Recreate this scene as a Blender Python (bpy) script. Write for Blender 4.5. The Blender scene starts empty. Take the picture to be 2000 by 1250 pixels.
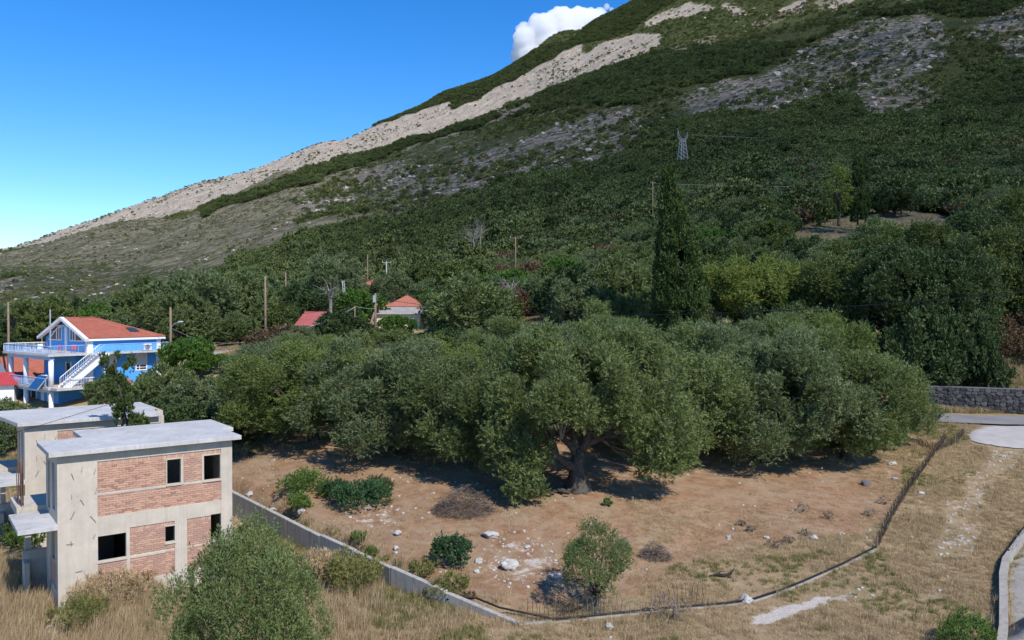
import bpy, math, random
import numpy as np
from mathutils import Vector, Matrix, noise as mnoise

SC = bpy.context.scene
COL = SC.collection
# ---------------------------------------------------------------- camera, world, sun, exposure
CAM_H = 13.6
FPX = 1600.0
PITCH = math.atan(25.0 / FPX)
cam_d = bpy.data.cameras.new('camera')
cam = bpy.data.objects.new('camera', cam_d); COL.objects.link(cam)
cam.location = (0, 0, CAM_H)
cam.rotation_euler = (math.radians(90) - PITCH, 0, 0)
cam_d.sensor_width = 36.0
cam_d.lens = 36.0 * FPX / 2000.0
cam_d.clip_start = 0.5
cam_d.clip_end = 40000
SC.camera = cam

SUN_EL = math.radians(47)
SUN_H = (0.60, -0.80)                      # horizontal direction towards the sun
world = bpy.data.worlds.new('World'); SC.world = world; world.use_nodes = True
wn = world.node_tree; wn.nodes.clear()
wo = wn.nodes.new('ShaderNodeOutputWorld'); wb = wn.nodes.new('ShaderNodeBackground')
sk = wn.nodes.new('ShaderNodeTexSky'); sk.sky_type = 'NISHITA'; sk.sun_disc = False
sk.sun_elevation = SUN_EL; sk.sun_rotation = math.atan2(SUN_H[0], SUN_H[1])
sk.air_density = 1.0; sk.dust_density = 0.0; sk.ozone_density = 6.0; sk.altitude = 150
hs = wn.nodes.new('ShaderNodeHueSaturation'); hs.inputs['Saturation'].default_value = 1.3; hs.inputs['Hue'].default_value = .507
wn.links.new(sk.outputs[0], hs.inputs['Color']); wn.links.new(hs.outputs[0], wb.inputs[0])
wb.inputs[1].default_value = 0.15
wn.links.new(wb.outputs[0], wo.inputs[0])
sd = bpy.data.lights.new('sun', 'SUN'); sd.energy = 4.0; sd.angle = math.radians(0.5); sd.color = (1.0, 0.95, 0.88)
sun = bpy.data.objects.new('sun', sd); COL.objects.link(sun)
ce = math.cos(SUN_EL)
SUNV = Vector((SUN_H[0] * ce, SUN_H[1] * ce, math.sin(SUN_EL))).normalized()
sun.rotation_euler = SUNV.to_track_quat('Z', 'Y').to_euler()
sun.location = (30, -40, 60)
SC.view_settings.view_transform = 'Standard'; SC.view_settings.look = 'None'
SC.view_settings.gamma = 1.0; SC.view_settings.exposure = 0.36; SC.view_settings.use_curve_mapping = False
SC.render.engine = 'CYCLES'
SC.cycles.max_bounces = 14; SC.cycles.diffuse_bounces = 3; SC.cycles.glossy_bounces = 2
SC.cycles.transmission_bounces = 3; SC.cycles.transparent_max_bounces = 8; SC.cycles.volume_bounces = 14
SC.cycles.use_denoising = True

# ---------------------------------------------------------------- numeric helpers
def P(px, py, d):
    """world point seen at photo pixel (px,py) at distance d along +Y"""
    u = (px - 1000) / FPX; v = (625 - py) / FPX
    c, s = math.cos(PITCH), math.sin(PITCH)
    y = c + v * s; z = -s + v * c
    return Vector((u / y * d, d, CAM_H + z / y * d))

def proj(x, y, z):
    c, s = math.cos(PITCH), math.sin(PITCH)
    dz = z - CAM_H
    f = y * c - dz * s; up = y * s + dz * c
    f = np.maximum(f, 0.1)
    return 1000 + FPX * x / f, 625 - FPX * up / f

def _hash(ix, iy, seed):
    h = (ix.astype(np.int64) * 374761393 + iy.astype(np.int64) * 668265263 + seed * 1442695041) & 0xFFFFFFFF
    h = ((h ^ (h >> 13)) * 1274126177) & 0xFFFFFFFF
    h = h ^ (h >> 16)
    return (h & 0xFFFFFF) / float(0xFFFFFF)

def vnoise(x, y, seed=0):
    x = np.asarray(x, float); y = np.asarray(y, float)
    ix = np.floor(x); iy = np.floor(y); fx = x - ix; fy = y - iy
    fx = fx * fx * (3 - 2 * fx); fy = fy * fy * (3 - 2 * fy)
    a = _hash(ix, iy, seed); b = _hash(ix + 1, iy, seed); c = _hash(ix, iy + 1, seed); d = _hash(ix + 1, iy + 1, seed)
    return (a + (b - a) * fx) * (1 - fy) + (c + (d - c) * fx) * fy

def fbm(x, y, seed=0, octv=4):
    t = 0; amp = 1; tot = 0
    for o in range(octv):
        t = t + vnoise(x * 2 ** o + 17.3 * o, y * 2 ** o - 9.1 * o, seed + o) * amp; tot += amp; amp *= 0.5
    return t / tot * 2 - 1

def inpoly(px, py, poly):
    px = np.asarray(px, float); py = np.asarray(py, float)
    r = np.zeros(px.shape, bool); n = len(poly)
    for i in range(n):
        x0, y0 = poly[i]; x1, y1 = poly[(i + 1) % n]
        if y0 == y1: continue
        c = ((y0 > py) != (y1 > py)) & (px < (x1 - x0) * (py - y0) / (y1 - y0) + x0)
        r ^= c
    return r

def smooth(a, b, x):
    t = np.clip((x - a) / (b - a), 0, 1); return t * t * (3 - 2 * t)

# ---------------------------------------------------------------- terrain
COLS = np.array([-1500, -500, 0, 300, 600, 900, 1200, 1500, 1800, 2000, 2500, 3500.])
ZN = {   # metres above the lowest ground
 20: [0] * 12,
 33: [0, 0, 0, 0, 0, 0, 0, 0, 0.1, 0.2, 0.4, 0.4],
 40: [0, 0, 0, 0, 0, .1, .2, .2, .2, .3, .5, .5],
 50: [0, 0, .2, .3, .9, 1.2, 1.4, 1.2, .9, .9, 1.0, 1.0],
 60: [.2, .2, .5, 1.2, 2.2, 2.5, 2.5, 2.0, 1.8, 2.0, 2.2, 2.5],
 70: [.5, .5, .9, 1.8, 3.4, 3.8, 3.8, 3.0, 2.7, 2.75, 2.9, 3.0],
 84: [.8, .8, 1.5, 2.7, 5.2, 5.8, 6.2, 4.6, 3.0, 3.0, 3.0, 3.2],
 88: [.9, .9, 1.7, 3.0, 5.7, 6.4, 7.0, 6.0, 5.6, 5.4, 5.2, 5.2],
}
PYF = {   # photo row of the ground at that distance
 110: [700, 690, 725, 700, 682, 676, 645, 640, 625, 615, 600, 600],
 140: [660, 650, 665, 650, 653, 645, 602, 565, 545, 530, 520, 520],
 180: [640, 638, 640, 625, 612, 600, 560, 495, 485, 470, 450, 450],
 250: [622, 622, 622, 607, 587, 565, 500, 415, 405, 400, 380, 380],
 350: [612, 612, 606, 590, 550, 510, 430, 368, 350, 340, 320, 320],
 500: [606, 600, 590, 565, 500, 440, 378, 312, 270, 255, 220, 200],
 700: [602, 590, 560, 525, 455, 375, 295, 225, 170, 150, 90, 60],
 1000: [600, 560, 520, 470, 390, 290, 190, 115, 60, 30, -40, -100],
 1300: [598, 545, 487, 428, 338, 246, 135, 45, -40, -90, -180, -260],
 1560: [598, 560, 508, 455, 375, 290, 128, 10, -90, -140, -240, -300],
 2000: [598, 580, 540, 450, 370, 262, 95, -40, -150, -200, -300, -360],
 2700: [598, 560, 488, 392, 297, 176, 26, -110, -240, -300, -420, -480],
 3600: [598, 580, 520, 440, 340, 230, 90, -40, -160, -220, -330, -380],
 6000: [598, 596, 580, 540, 480, 400, 300, 200, 100, 50, 0, 0],
}
rows = sorted([(d, np.array(z, float)) for d, z in ZN.items()] +
              [(d, CAM_H - (np.array(p, float) - 600) / FPX * d) for d, p in PYF.items()], key=lambda t: t[0])
RD = np.log(np.array([r[0] for r in rows], float)); RZ = np.array([r[1] for r in rows])

def pchip(xk, yk, x):
    h = np.diff(xk); dl = np.diff(yk) / h
    m = np.zeros_like(yk)
    for i in range(1, len(xk) - 1):
        if dl[i - 1] * dl[i] > 0:
            w1 = 2 * h[i] + h[i - 1]; w2 = h[i] + 2 * h[i - 1]
            m[i] = (w1 + w2) / (w1 / dl[i - 1] + w2 / dl[i])
    m[0] = dl[0]; m[-1] = dl[-1]
    k = np.clip(np.searchsorted(xk, x) - 1, 0, len(xk) - 2)
    t = (x - xk[k]) / h[k]
    return ((1 + 2 * t) * (1 - t) ** 2 * yk[k] + t * (1 - t) ** 2 * h[k] * m[k]
            + t * t * (3 - 2 * t) * yk[k + 1] + t * t * (t - 1) * h[k] * m[k + 1])

GA = np.linspace(COLS[0], COLS[-1], 501); GD = np.linspace(RD[0], RD[-1], 500)
_t1 = np.array([pchip(COLS, RZ[i], GA) for i in range(len(RD))])
# interpolate elevation angles far away (keeps ridges crisp) : work on z directly
TAB = np.array([pchip(RD, _t1[:, j], GD) for j in range(len(GA))]).T   # rows: depth, cols: a

def Zbase(x, y):
    x = np.asarray(x, float); y = np.asarray(y, float)
    yy = np.maximum(y, 20.0)
    a = np.clip(1000 + FPX * x / yy, GA[0], GA[-1])
    l = np.clip(np.log(yy), GD[0], GD[-1])
    fa = (a - GA[0]) / (GA[1] - GA[0]); fl = (l - GD[0]) / (GD[1] - GD[0])
    ia = np.clip(fa.astype(int), 0, len(GA) - 2); il = np.clip(fl.astype(int), 0, len(GD) - 2)
    ta = fa - ia; tl = fl - il
    return ((TAB[il, ia] * (1 - ta) + TAB[il, ia + 1] * ta) * (1 - tl)
            + (TAB[il + 1, ia] * (1 - ta) + TAB[il + 1, ia + 1] * ta) * tl)

WALL_LINE = [(-20.5, 55.8, 1.95), (-18.3, 53.3, 1.66), (-10.4, 44.6, 1.14), (-5.8, 39.5, 1.0), (-2.97, 37.1, .66), (.26, 34.8, .16)]
def Zg(x, y):
    """ground height"""
    x = np.asarray(x, float); y = np.asarray(y, float)
    z = Zbase(x, y)
    # bank held by the low concrete wall
    ax, ay = .26, 34.8; bx, by = -20.5, 55.8
    L = math.hypot(bx - ax, by - ay); dx, dy = (bx - ax) / L, (by - ay) / L
    s = (x - ax) * dx + (y - ay) * dy; t = (x - ax) * dy - (y - ay) * dx      # t>0 on the grove side
    side = smooth(0.0, 0.5, t)
    hgt = np.interp(s, [0, 2, 8, 20, 29.5], [0.0, .3, .75, .95, 1.2]) * smooth(-0.6, .6, s) * (1 - smooth(12, 26, t)) * (1 - smooth(29, 34, s))
    z = z + side * hgt * np.where(s < -1, 0, 1)
    z = z * np.where((t < 0) & (y < 62) & (x < 2), smooth(0, 8, y - 52) * 1.0, 1.0)
    # uneven field and mountain relief
    far = np.maximum(y - 260, 0)
    z = z + 0.05 * fbm(x * .5, y * .5, 3, 3) * smooth(20, 30, y) + .12 * fbm(x * .12, y * .12, 9, 2)
    amp = np.minimum(far * 0.02, 16) * (1 - .5 * smooth(1500, 2200, y))
    # knolls along the far crest
    pq = 1000 + FPX * x / np.maximum(y, 20.); cr = np.exp(-((np.log(np.maximum(y, 20.)) - math.log(2700)) / .16) ** 2)
    z = z + cr * (20 * np.exp(-((pq - 1082) / 34) ** 2) + 14 * np.exp(-((pq - 615) / 45) ** 2) - 10 * np.exp(-((pq - 690) / 40) ** 2) + 9 * np.exp(-((pq - 870) / 30) ** 2) + 7 * np.exp(-((pq - 400) / 40) ** 2) - 9 * np.exp(-((pq - 960) / 40) ** 2) - 12 * np.exp(-((pq - 1135) / 18) ** 2))
    # gullies run down the slope
    gx = x * 0.9 + y * 0.25; gy = y * .35 - x * .2
    z = z + amp * fbm(gx / 130., gy / 130., 21, 5) + amp * .35 * (np.abs(fbm(gx / 45., gy / 60., 33, 4)) - .3)
    return z
def zg(x, y): return float(Zg(np.array([x]), np.array([y]))[0])
def G(px, py, d=None):
    """ground point seen at photo pixel px,py (searches the distance)"""
    ds = np.linspace(28, 180, 1500) if d is None else np.array([d])
    u = (px - 1000) / FPX
    xs = u * ds; zs = Zg(xs, ds)
    if d is None:
        _, yy = proj(xs, ds, zs)
        i = int(np.argmax(yy <= py)); return Vector((xs[i], ds[i], zs[i]))
    return Vector((xs[0], d, zs[0]))

# ---------------------------------------------------------------- object helpers
def link(o, parent=None):
    COL.objects.link(o)
    if parent is not None: o.parent = parent
    return o
def tag(o, label=None, cat=None, group=None, kind=None):
    if label: o['label'] = label
    if cat: o['category'] = cat
    if group: o['group'] = group
    if kind: o['kind'] = kind
    return o
def empty(name, loc, label, cat, group=None, rz=0):
    o = bpy.data.objects.new(name, None); o.empty_display_size = .3
    o.location = loc; o.rotation_euler = (0, 0, rz)
    COL.objects.link(o); return tag(o, label, cat, group)
def dup(root, loc, rz, sc, label=None, group=None):
    r = root.copy(); COL.objects.link(r); r.location = loc; r.rotation_euler = (0, 0, rz); r.scale = sc
    if label: r['label'] = label
    if group: r['group'] = group
    if root.name not in KIDS: KIDS[root.name] = [(ch, list(ch.children)) for ch in root.children]
    for ch, gs in KIDS[root.name]:
        c = ch.copy(); COL.objects.link(c); c.parent = r
        for g in gs:
            d = g.copy(); COL.objects.link(d); d.parent = c
    return r
KIDS = {}

class MB:
    def __init__(s): s.v = []; s.f = []
    def add(s, vs, fs):
        o = len(s.v); s.v.extend([tuple(v) for v in vs]); s.f.extend([tuple(i + o for i in f) for f in fs]); return s
    def box(s, x0, x1, y0, y1, z0, z1):
        vs = [(x0, y0, z0), (x1, y0, z0), (x1, y1, z0), (x0, y1, z0), (x0, y0, z1), (x1, y0, z1), (x1, y1, z1), (x0, y1, z1)]
        return s.add(vs, [(0, 3, 2, 1), (4, 5, 6, 7), (0, 1, 5, 4), (1, 2, 6, 5), (2, 3, 7, 6), (3, 0, 4, 7)])
    def prism(s, pts, z0, z1):
        n = len(pts); vs = [(p[0], p[1], z0) for p in pts] + [(p[0], p[1], z1) for p in pts]
        fs = [tuple(range(n - 1, -1, -1)), tuple(range(n, 2 * n))] + [(i, (i + 1) % n, n + (i + 1) % n, n + i) for i in range(n)]
        return s.add(vs, fs)
    def tube(s, path, rad, n=6, cap=True):
        path = [Vector(p) for p in path]; rad = rad if hasattr(rad, '__len__') else [rad] * len(path)
        o = len(s.v); prev = None
        for i, p in enumerate(path):
            t = (path[min(i + 1, len(path) - 1)] - path[max(i - 1, 0)]).normalized()
            a = t.orthogonal().normalized() if prev is None else (prev - t * prev.dot(t)).normalized()
            prev = a; b = t.cross(a)
            for k in range(n):
                an = 2 * math.pi * k / n
                s.v.append(tuple(p + (a * math.cos(an) + b * math.sin(an)) * rad[i]))
        for i in range(len(path) - 1):
            for k in range(n):
                s.f.append((o + i * n + k, o + i * n + (k + 1) % n, o + (i + 1) * n + (k + 1) % n, o + (i + 1) * n + k))
        if cap:
            s.f.append(tuple(o + k for k in range(n - 1, -1, -1))); e = o + (len(path) - 1) * n
            s.f.append(tuple(e + k for k in range(n)))
        return s
    def beam(s, p, q, w, h):
        p = Vector(p); q = Vector(q); t = (q - p).normalized()
        side = t.cross(Vector((0, 0, 1)))
        side = Vector((1, 0, 0)) if side.length < 1e-4 else side.normalized()
        up = side.cross(t).normalized()
        vs = [c + side * a * w / 2 + up * b * h / 2 for c in (p, q) for a, b in ((-1, -1), (1, -1), (1, 1), (-1, 1))]
        return s.add(vs, [(0, 1, 2, 3), (7, 6, 5, 4), (0, 4, 5, 1), (1, 5, 6, 2), (2, 6, 7, 3), (3, 7, 4, 0)])
    def build(s, name, mat, parent=None, smooth=False, bevel=0):
        me = bpy.data.meshes.new(name); me.from_pydata(s.v, [], s.f); me.update()
        me.materials.append(mat)
        if smooth: me.polygons.foreach_set('use_smooth', [True] * len(me.polygons))
        o = link(bpy.data.objects.new(name, me), parent)
        if bevel:
            m = o.modifiers.new('b', 'BEVEL'); m.width = bevel; m.segments = 1; m.limit_method = 'ANGLE'
        return o

def np_mesh(name, verts, faces, mat, attrs=None, smooth=False):
    """verts (n,3), faces (m,k)"""
    me = bpy.data.meshes.new(name); n = len(verts); m, k = faces.shape
    me.vertices.add(n); me.vertices.foreach_set('co', np.ascontiguousarray(verts, dtype=np.float32).ravel())
    me.loops.add(m * k); me.loops.foreach_set('vertex_index', np.ascontiguousarray(faces, dtype=np.int32).ravel())
    me.polygons.add(m); me.polygons.foreach_set('loop_start', np.arange(0, m * k, k, dtype=np.int32))
    me.update(calc_edges=True)
    if smooth: me.polygons.foreach_set('use_smooth', np.ones(m, bool))
    for an, av in (attrs or {}).items():
        at = me.attributes.new(an, 'FLOAT', 'POINT'); at.data.foreach_set('value', np.ascontiguousarray(av, dtype=np.float32))
    if mat: me.materials.append(mat)
    return me

# ---------------------------------------------------------------- materials
class NT:
    def __init__(s, name):
        s.m = bpy.data.materials.new(name); s.m.use_nodes = True; s.t = s.m.node_tree; s.t.nodes.clear()
        s.out = s.n('ShaderNodeOutputMaterial')
    def n(s, ty, **kw):
        nd = s.t.nodes.new(ty)
        for k, v in kw.items(): setattr(nd, k, v)
        return nd
    def put(s, sock, v):
        if isinstance(v, bpy.types.NodeSocket): s.t.links.new(v, sock)
        elif isinstance(v, (tuple, list)) and len(v) == 3 and sock.type == 'RGBA': sock.default_value = (*v, 1)
        else: sock.default_value = v
    def mix(s, f, a, b, mode='MIX'):
        nd = s.n('ShaderNodeMix', data_type='RGBA', blend_type=mode); s.put(nd.inputs[0], f); s.put(nd.inputs[6], a); s.put(nd.inputs[7], b)
        return nd.outputs[2]
    def math(s, op, a, b=0.0, c=None, clamp=False):
        nd = s.n('ShaderNodeMath', operation=op, use_clamp=clamp); s.put(nd.inputs[0], a); s.put(nd.inputs[1], b)
        if c is not None: s.put(nd.inputs[2], c)
        return nd.outputs[0]
    def noise(s, scale, detail=4, rough=.55, vec=None, dist=0):
        nd = s.n('ShaderNodeTexNoise'); nd.inputs['Scale'].default_value = scale; nd.inputs['Detail'].default_value = detail
        nd.inputs['Roughness'].default_value = rough; nd.inputs['Distortion'].default_value = dist
        if vec is not None: s.put(nd.inputs['Vector'], vec)
        return nd.outputs['Fac']
    def ramp(s, f, *st):
        nd = s.n('ShaderNodeValToRGB'); cr = nd.color_ramp
        while len(cr.elements) < len(st): cr.elements.new(.5)
        for e, (p, c) in zip(cr.elements, st):
            e.position = p; e.color = (*c, 1) if hasattr(c, '__len__') else (c, c, c, 1)
        s.put(nd.inputs[0], f); return nd.outputs[0]
    def attr(s, name): return s.n('ShaderNodeAttribute', attribute_name=name).outputs['Fac']
    def pos(s, kind='Object'):
        if kind == 'World': return s.n('ShaderNodeNewGeometry').outputs['Position']
        return s.n('ShaderNodeTexCoord').outputs[kind]
    def scalev(s, vec, x, y, z):
        nd = s.n('ShaderNodeMapping'); nd.inputs['Scale'].default_value = (x, y, z); s.put(nd.inputs['Vector'], vec); return nd.outputs[0]
    def bump(s, h, strength=.5, dist=.02):
        nd = s.n('ShaderNodeBump'); nd.inputs['Strength'].default_value = strength; nd.inputs['Distance'].default_value = dist
        s.put(nd.inputs['Height'], h); return nd.outputs[0]
    def bsdf(s, col, rough=.9, normal=None, spec=.3, metal=0.0):
        nd = s.n('ShaderNodeBsdfPrincipled'); s.put(nd.inputs['Base Color'], col); s.put(nd.inputs['Roughness'], rough)
        nd.inputs['Specular IOR Level'].default_value = spec; nd.inputs['Metallic'].default_value = metal
        if normal is not None: s.put(nd.inputs['Normal'], normal)
        return nd.outputs[0]
    def done(s, sh): s.t.links.new(sh, s.out.inputs[0]); return s.m

def simple(name, col, rough=.8, var=.15, scale=3.0, spec=.3, metal=0.0, bump=.0):
    t = NT(name); v = t.noise(scale, 5, .6, t.pos())
    d = tuple(c * (1 - var) for c in col); b = tuple(min(1, c * (1 + var)) for c in col)
    c = t.ramp(v, (.3, d), (.7, b))
    return t.done(t.bsdf(c, rough, t.bump(v, bump, .02) if bump else None, spec, metal))

def leafmat(name, dark, light, back=None, trans=.32, rough=.6, dead=None, rv=.22):
    t = NT(name)
    r = t.n('ShaderNodeObjectInfo').outputs['Random']; tint = t.attr('tint')
    big = t.noise(.035, 2, .5, t.pos('World'))
    if rv > .3: big = t.math('ADD', t.math('MULTIPLY', t.math('SUBTRACT', t.math('ADD', t.math('MULTIPLY', big, .5), t.math('MULTIPLY', t.noise(.011, 3, .6, t.pos('World')), .5)), .5), 3.2), .5)
    f = t.math('ADD', t.math('MULTIPLY', tint, .62 - .5 * (rv - .22)), t.math('MULTIPLY', t.math('SUBTRACT', t.math('ADD', r, big), rv - .22), rv), clamp=True)
    c = t.ramp(f, (.12, dark), (.85, light))
    if dead: c = t.mix(t.math('GREATER_THAN', tint, .965), c, dead)
    if back: c = t.mix(t.math('MULTIPLY', t.n('ShaderNodeNewGeometry').outputs['Backfacing'], .4), c, back)
    p = t.bsdf(c, rough, None, .25)
    tr = t.n('ShaderNodeBsdfTranslucent'); t.put(tr.inputs[0], t.mix(.5, c, (light[0] * 1.3, light[1] * 1.4, light[2] * .6)))
    ms = t.n('ShaderNodeMixShader'); ms.inputs[0].default_value = trans
    t.t.links.new(p, ms.inputs[1]); t.t.links.new(tr.outputs[0], ms.inputs[2])
    return t.done(ms.outputs[0])

M = {}
M['olive'] = leafmat('olive_leaf', (.032, .058, .017), (.215, .27, .088), (.23, .265, .13))
M['olive_grey'] = leafmat('olive_leaf_grey', (.036, .060, .022), (.205, .255, .11), (.23, .27, .15))
M['olive_fresh'] = leafmat('olive_leaf_fresh', (.038, .064, .014), (.235, .29, .072), (.22, .265, .10))
M['dark'] = leafmat('evergreen_leaf', (.022, .042, .013), (.09, .135, .045), trans=.15)
M['oakgreen'] = leafmat('oak_leaf', (.040, .066, .015), (.155, .195, .055), trans=.2)
M['bright'] = leafmat('bright_leaf', (.04, .09, .015), (.13, .24, .045), trans=.3)
M['yellow'] = leafmat('yellow_green_leaf', (.07, .10, .018), (.22, .27, .06), trans=.25)
M['brown'] = leafmat('brown_leaf', (.07, .05, .03), (.20, .135, .075), trans=.15)
M['cypress'] = leafmat('cypress_leaf', (.014, .034, .008), (.095, .145, .035), trans=.15)
M['conifer'] = leafmat('conifer_leaf', (.03, .055, .014), (.12, .165, .045), trans=.15)
M['weed'] = leafmat('weed_leaf', (.05, .10, .02), (.17, .25, .06), trans=.3)
M['blueweed'] = leafmat('blue_green_leaf', (.02, .06, .02), (.08, .16, .065), trans=.2)
M['maquis'] = leafmat('maquis_leaf', (.022, .040, .012), (.145, .18, .055), trans=.1, rv=.42)
M['scrub'] = leafmat('scrub_leaf', (.06, .078, .02), (.23, .235, .085), trans=.1, rv=.42)
M['drygrass'] = leafmat('dry_grass_blade', (.25, .18, .095), (.57, .435, .27), trans=.25)
M['greengrass'] = leafmat('green_grass_blade', (.10, .11, .03), (.27, .26, .09), trans=.25)
M['twig'] = leafmat('dry_twig', (.12, .09, .07), (.36, .28, .21), trans=.0)
M['bark'] = simple('olive_bark', (.085, .073, .060), .95, .5, 5, bump=.8)
M['bark_dark'] = simple('dark_bark', (.06, .048, .038), .95, .4, 4, bump=.6)
M['deadwood'] = simple('dead_wood', (.22, .195, .165), .95, .3, 5)
M['black_wood'] = simple('charred_wood', (.03, .026, .024), .95, .4, 6)
M['pole'] = simple('weathered_pole_wood', (.22, .155, .11), .9, .25, 3)
M['steel'] = simple('galvanised_steel', (.42, .44, .46), .5, .1, 2, metal=.3)
M['pylon'] = simple('weathered_pylon_steel', (.32, .34, .34), .7, .15, 1)
M['rust'] = simple('rusty_steel', (.14, .075, .05), .85, .4, 9)
M['black'] = simple('black_plastic', (.015, .015, .016), .5, .2, 3)
M['cable'] = simple('cable_black', (.02, .022, .024), .6, .2, 1)
M['white'] = simple('white_paint', (.78, .79, .80), .7, .06, 1.5)
M['cream'] = simple('cream_render', (.72, .66, .50), .85, .08, .8)
M['blue'] = simple('sky_blue_render', (.085, .36, .80), .85, .07, .6)
M['bluerail'] = simple('pale_blue_paint', (.30, .50, .78), .6, .08, 1)
M['dark_in'] = simple('dark_interior', (.05, .048, .045), .95, .2, 1)  # near-black; the unlit depth of rooms and openings is put into the colour
M['shutter'] = simple('roller_shutter', (.66, .67, .68), .6, .05, 2)
M['red_sheet'] = simple('red_sheet_metal', (.42, .055, .06), .6, .12, 1)
M['pinkroof'] = simple('faded_red_roof', (.36, .10, .09), .8, .15, 1)
M['greyroof'] = simple('grey_sheet_roof', (.30, .28, .26), .85, .2, 1)
M['marble'] = simple('stair_stone', (.55, .45, .36), .6, .1, 3)
M['panel'] = simple('solar_panel_glass', (.02, .07, .18), .15, .1, 1, spec=.6)
M['boulder'] = simple('limestone', (.42, .40, .365), .95, .3, 2.5, bump=.8)
def _glass():
    t = NT('window_glass'); return t.done(t.bsdf((.035, .045, .055), .08, None, .7))
M['glass'] = _glass()

def _tile(name, a, b):
    t = NT(name); v = t.noise(1.3, 5, .65, t.pos()); w = t.noise(14, 2, .5, t.pos())
    c = t.ramp(v, (.3, a), (.7, b)); c = t.mix(t.math('MULTIPLY', w, .5), c, (a[0] * .75, a[1] * .7, a[2] * .7))
    return t.done(t.bsdf(c, .85))
M['tile'] = _tile('terracotta_tile', (.33, .10, .062), (.45, .155, .10))
M['tile2'] = _tile('orange_tile', (.36, .125, .08), (.46, .18, .115))

def _concrete(name, base, stain, board=True, stainamt=.5):
    t = NT(name); p = t.pos()
    v = t.noise(.9, 6, .62, p); s = t.noise(7, 5, .7, p)
    col = t.ramp(v, (.28, tuple(c * .80 for c in base)), (.72, tuple(min(1, c * 1.1) for c in base)))
    bl = t.noise(.45, 6, .7, p, .5); col = t.mix(t.math('MULTIPLY', t.ramp(bl, (.52, 0.), (.66, 1.)), .45 if not board else .25), col, tuple(c * .62 for c in base))
    streak = t.noise(1.0, 5, .6, t.scalev(p, 5, 5, .35))
    col = t.mix(t.math('MULTIPLY', t.ramp(streak, (.5, 0.), (.78, 1.)), stainamt), col, stain)
    col = t.mix(t.math('MULTIPLY', t.ramp(s, (.55, 0.), (.8, 1.)), .35), col, tuple(c * .6 for c in base))
    h = s
    if board:
        sep = t.n('ShaderNodeSeparateXYZ'); t.put(sep.inputs[0], p)
        bx = t.math('ADD', sep.outputs[0], sep.outputs[1])
        st = t.math('FRACT', t.math('MULTIPLY', bx, 4.5))
        ln = t.math('LESS_THAN', t.math('ABSOLUTE', t.math('SUBTRACT', st, .5)), .05)
        col = t.mix(t.math('MULTIPLY', ln, .12), col, tuple(c * .55 for c in base))
    return t.done(t.bsdf(col, .93, t.bump(h, .35, .01)))
M['concrete'] = _concrete('board_marked_concrete', (.54, .475, .385), (.36, .33, .28))
M['slab'] = _concrete('weathered_roof_concrete', (.52, .505, .48), (.25, .24, .225), False, .6)
M['wallconc'] = _concrete('stained_wall_concrete', (.42, .39, .34), (.17, .16, .145), False, .8)
M['kerbconc'] = _concrete('kerb_concrete', (.36, .33, .28), (.17, .155, .13), False, .9)

def _brick():
    t = NT('hollow_clay_brick'); p = t.pos()
    r = t.n('ShaderNodeObjectInfo').outputs['Random']; ti = t.attr('tint')
    f = t.math('ADD', r, ti, clamp=True)
    col = t.ramp(f, (.05, (.30, .13, .085)), (.3, (.46, .225, .145)), (.8, (.57, .32, .205)), (1, (.40, .21, .15)))
    v = t.noise(12, 4, .6, p)
    col = t.mix(t.math('MULTIPLY', v, .35), col, (.50, .40, .32))
    return t.done(t.bsdf(col, .95, t.bump(v, .5, .01)))
M['brick'] = _brick()
M['mortar'] = simple('cement_mortar', (.54, .44, .34), .95, .15, 6)

def _ground():
    t = NT('dry_field'); p = t.pos('World')
    n1 = t.noise(.16, 6, .62, p); n2 = t.noise(1.1, 8, .72, p); n3 = t.noise(9, 6, .8, p); n4 = t.noise(.5, 5, .6, p, .6)
    straw = t.ramp(n2, (.25, (.28, .19, .10)), (.5, (.41, .295, .17)), (.75, (.52, .40, .25)))
    straw = t.mix(t.ramp(n1, (.45, 0.), (.65, .55)), straw, (.20, .165, .075))
    straw = t.mix(t.ramp(n4, (.52, 0.), (.66, .4)), straw, (.32, .20, .115))
    soil = t.ramp(n2, (.28, (.20, .112, .058)), (.55, (.37, .225, .128)), (.8, (.47, .325, .205)))
    soil = t.mix(t.ramp(n4, (.45, 0.), (.62, .7)), soil, (.40, .295, .19))
    e = t.math('ADD', t.attr('earth'), t.math('MULTIPLY', t.math('SUBTRACT', n4, .5), 1.1), clamp=True)
    col = t.mix(t.ramp(e, (.35, 0.), (.65, 1.)), straw, soil)
    g = t.math('ADD', t.attr('gravel'), t.math('MULTIPLY', t.math('SUBTRACT', n2, .5), 2.4), clamp=True)
    gv = t.mix(n3, (.50, .43, .35), (.68, .63, .56))
    gm = t.math('MULTIPLY', t.ramp(g, (.5, 0.), (.72, 1.)), t.math('GREATER_THAN', t.attr('gravel'), .02))
    col = t.mix(gm, col, gv)
    vo = t.n('ShaderNodeTexVoronoi'); vo.inputs['Scale'].default_value = 3.2; t.put(vo.inputs['Vector'], p)
    peb = t.math('LESS_THAN', vo.outputs['Distance'], t.math('MULTIPLY', t.ramp(n4, (.55, 0.), (.8, 1.)), .16))
    col = t.mix(t.math('MULTIPLY', peb, .8), col, (.60, .54, .47))
    col = t.mix(t.math('MULTIPLY', t.ramp(n3, (.35, 1.), (.6, 0.)), .45), col, t.mix(.55, col, (.05, .03, .02)))
    h = t.math('ADD', t.math('MULTIPLY', n3, .6), n2)
    return t.done(t.bsdf(col, .97, t.bump(h, 1.0, .12), .1))
M['ground'] = _ground()

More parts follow.
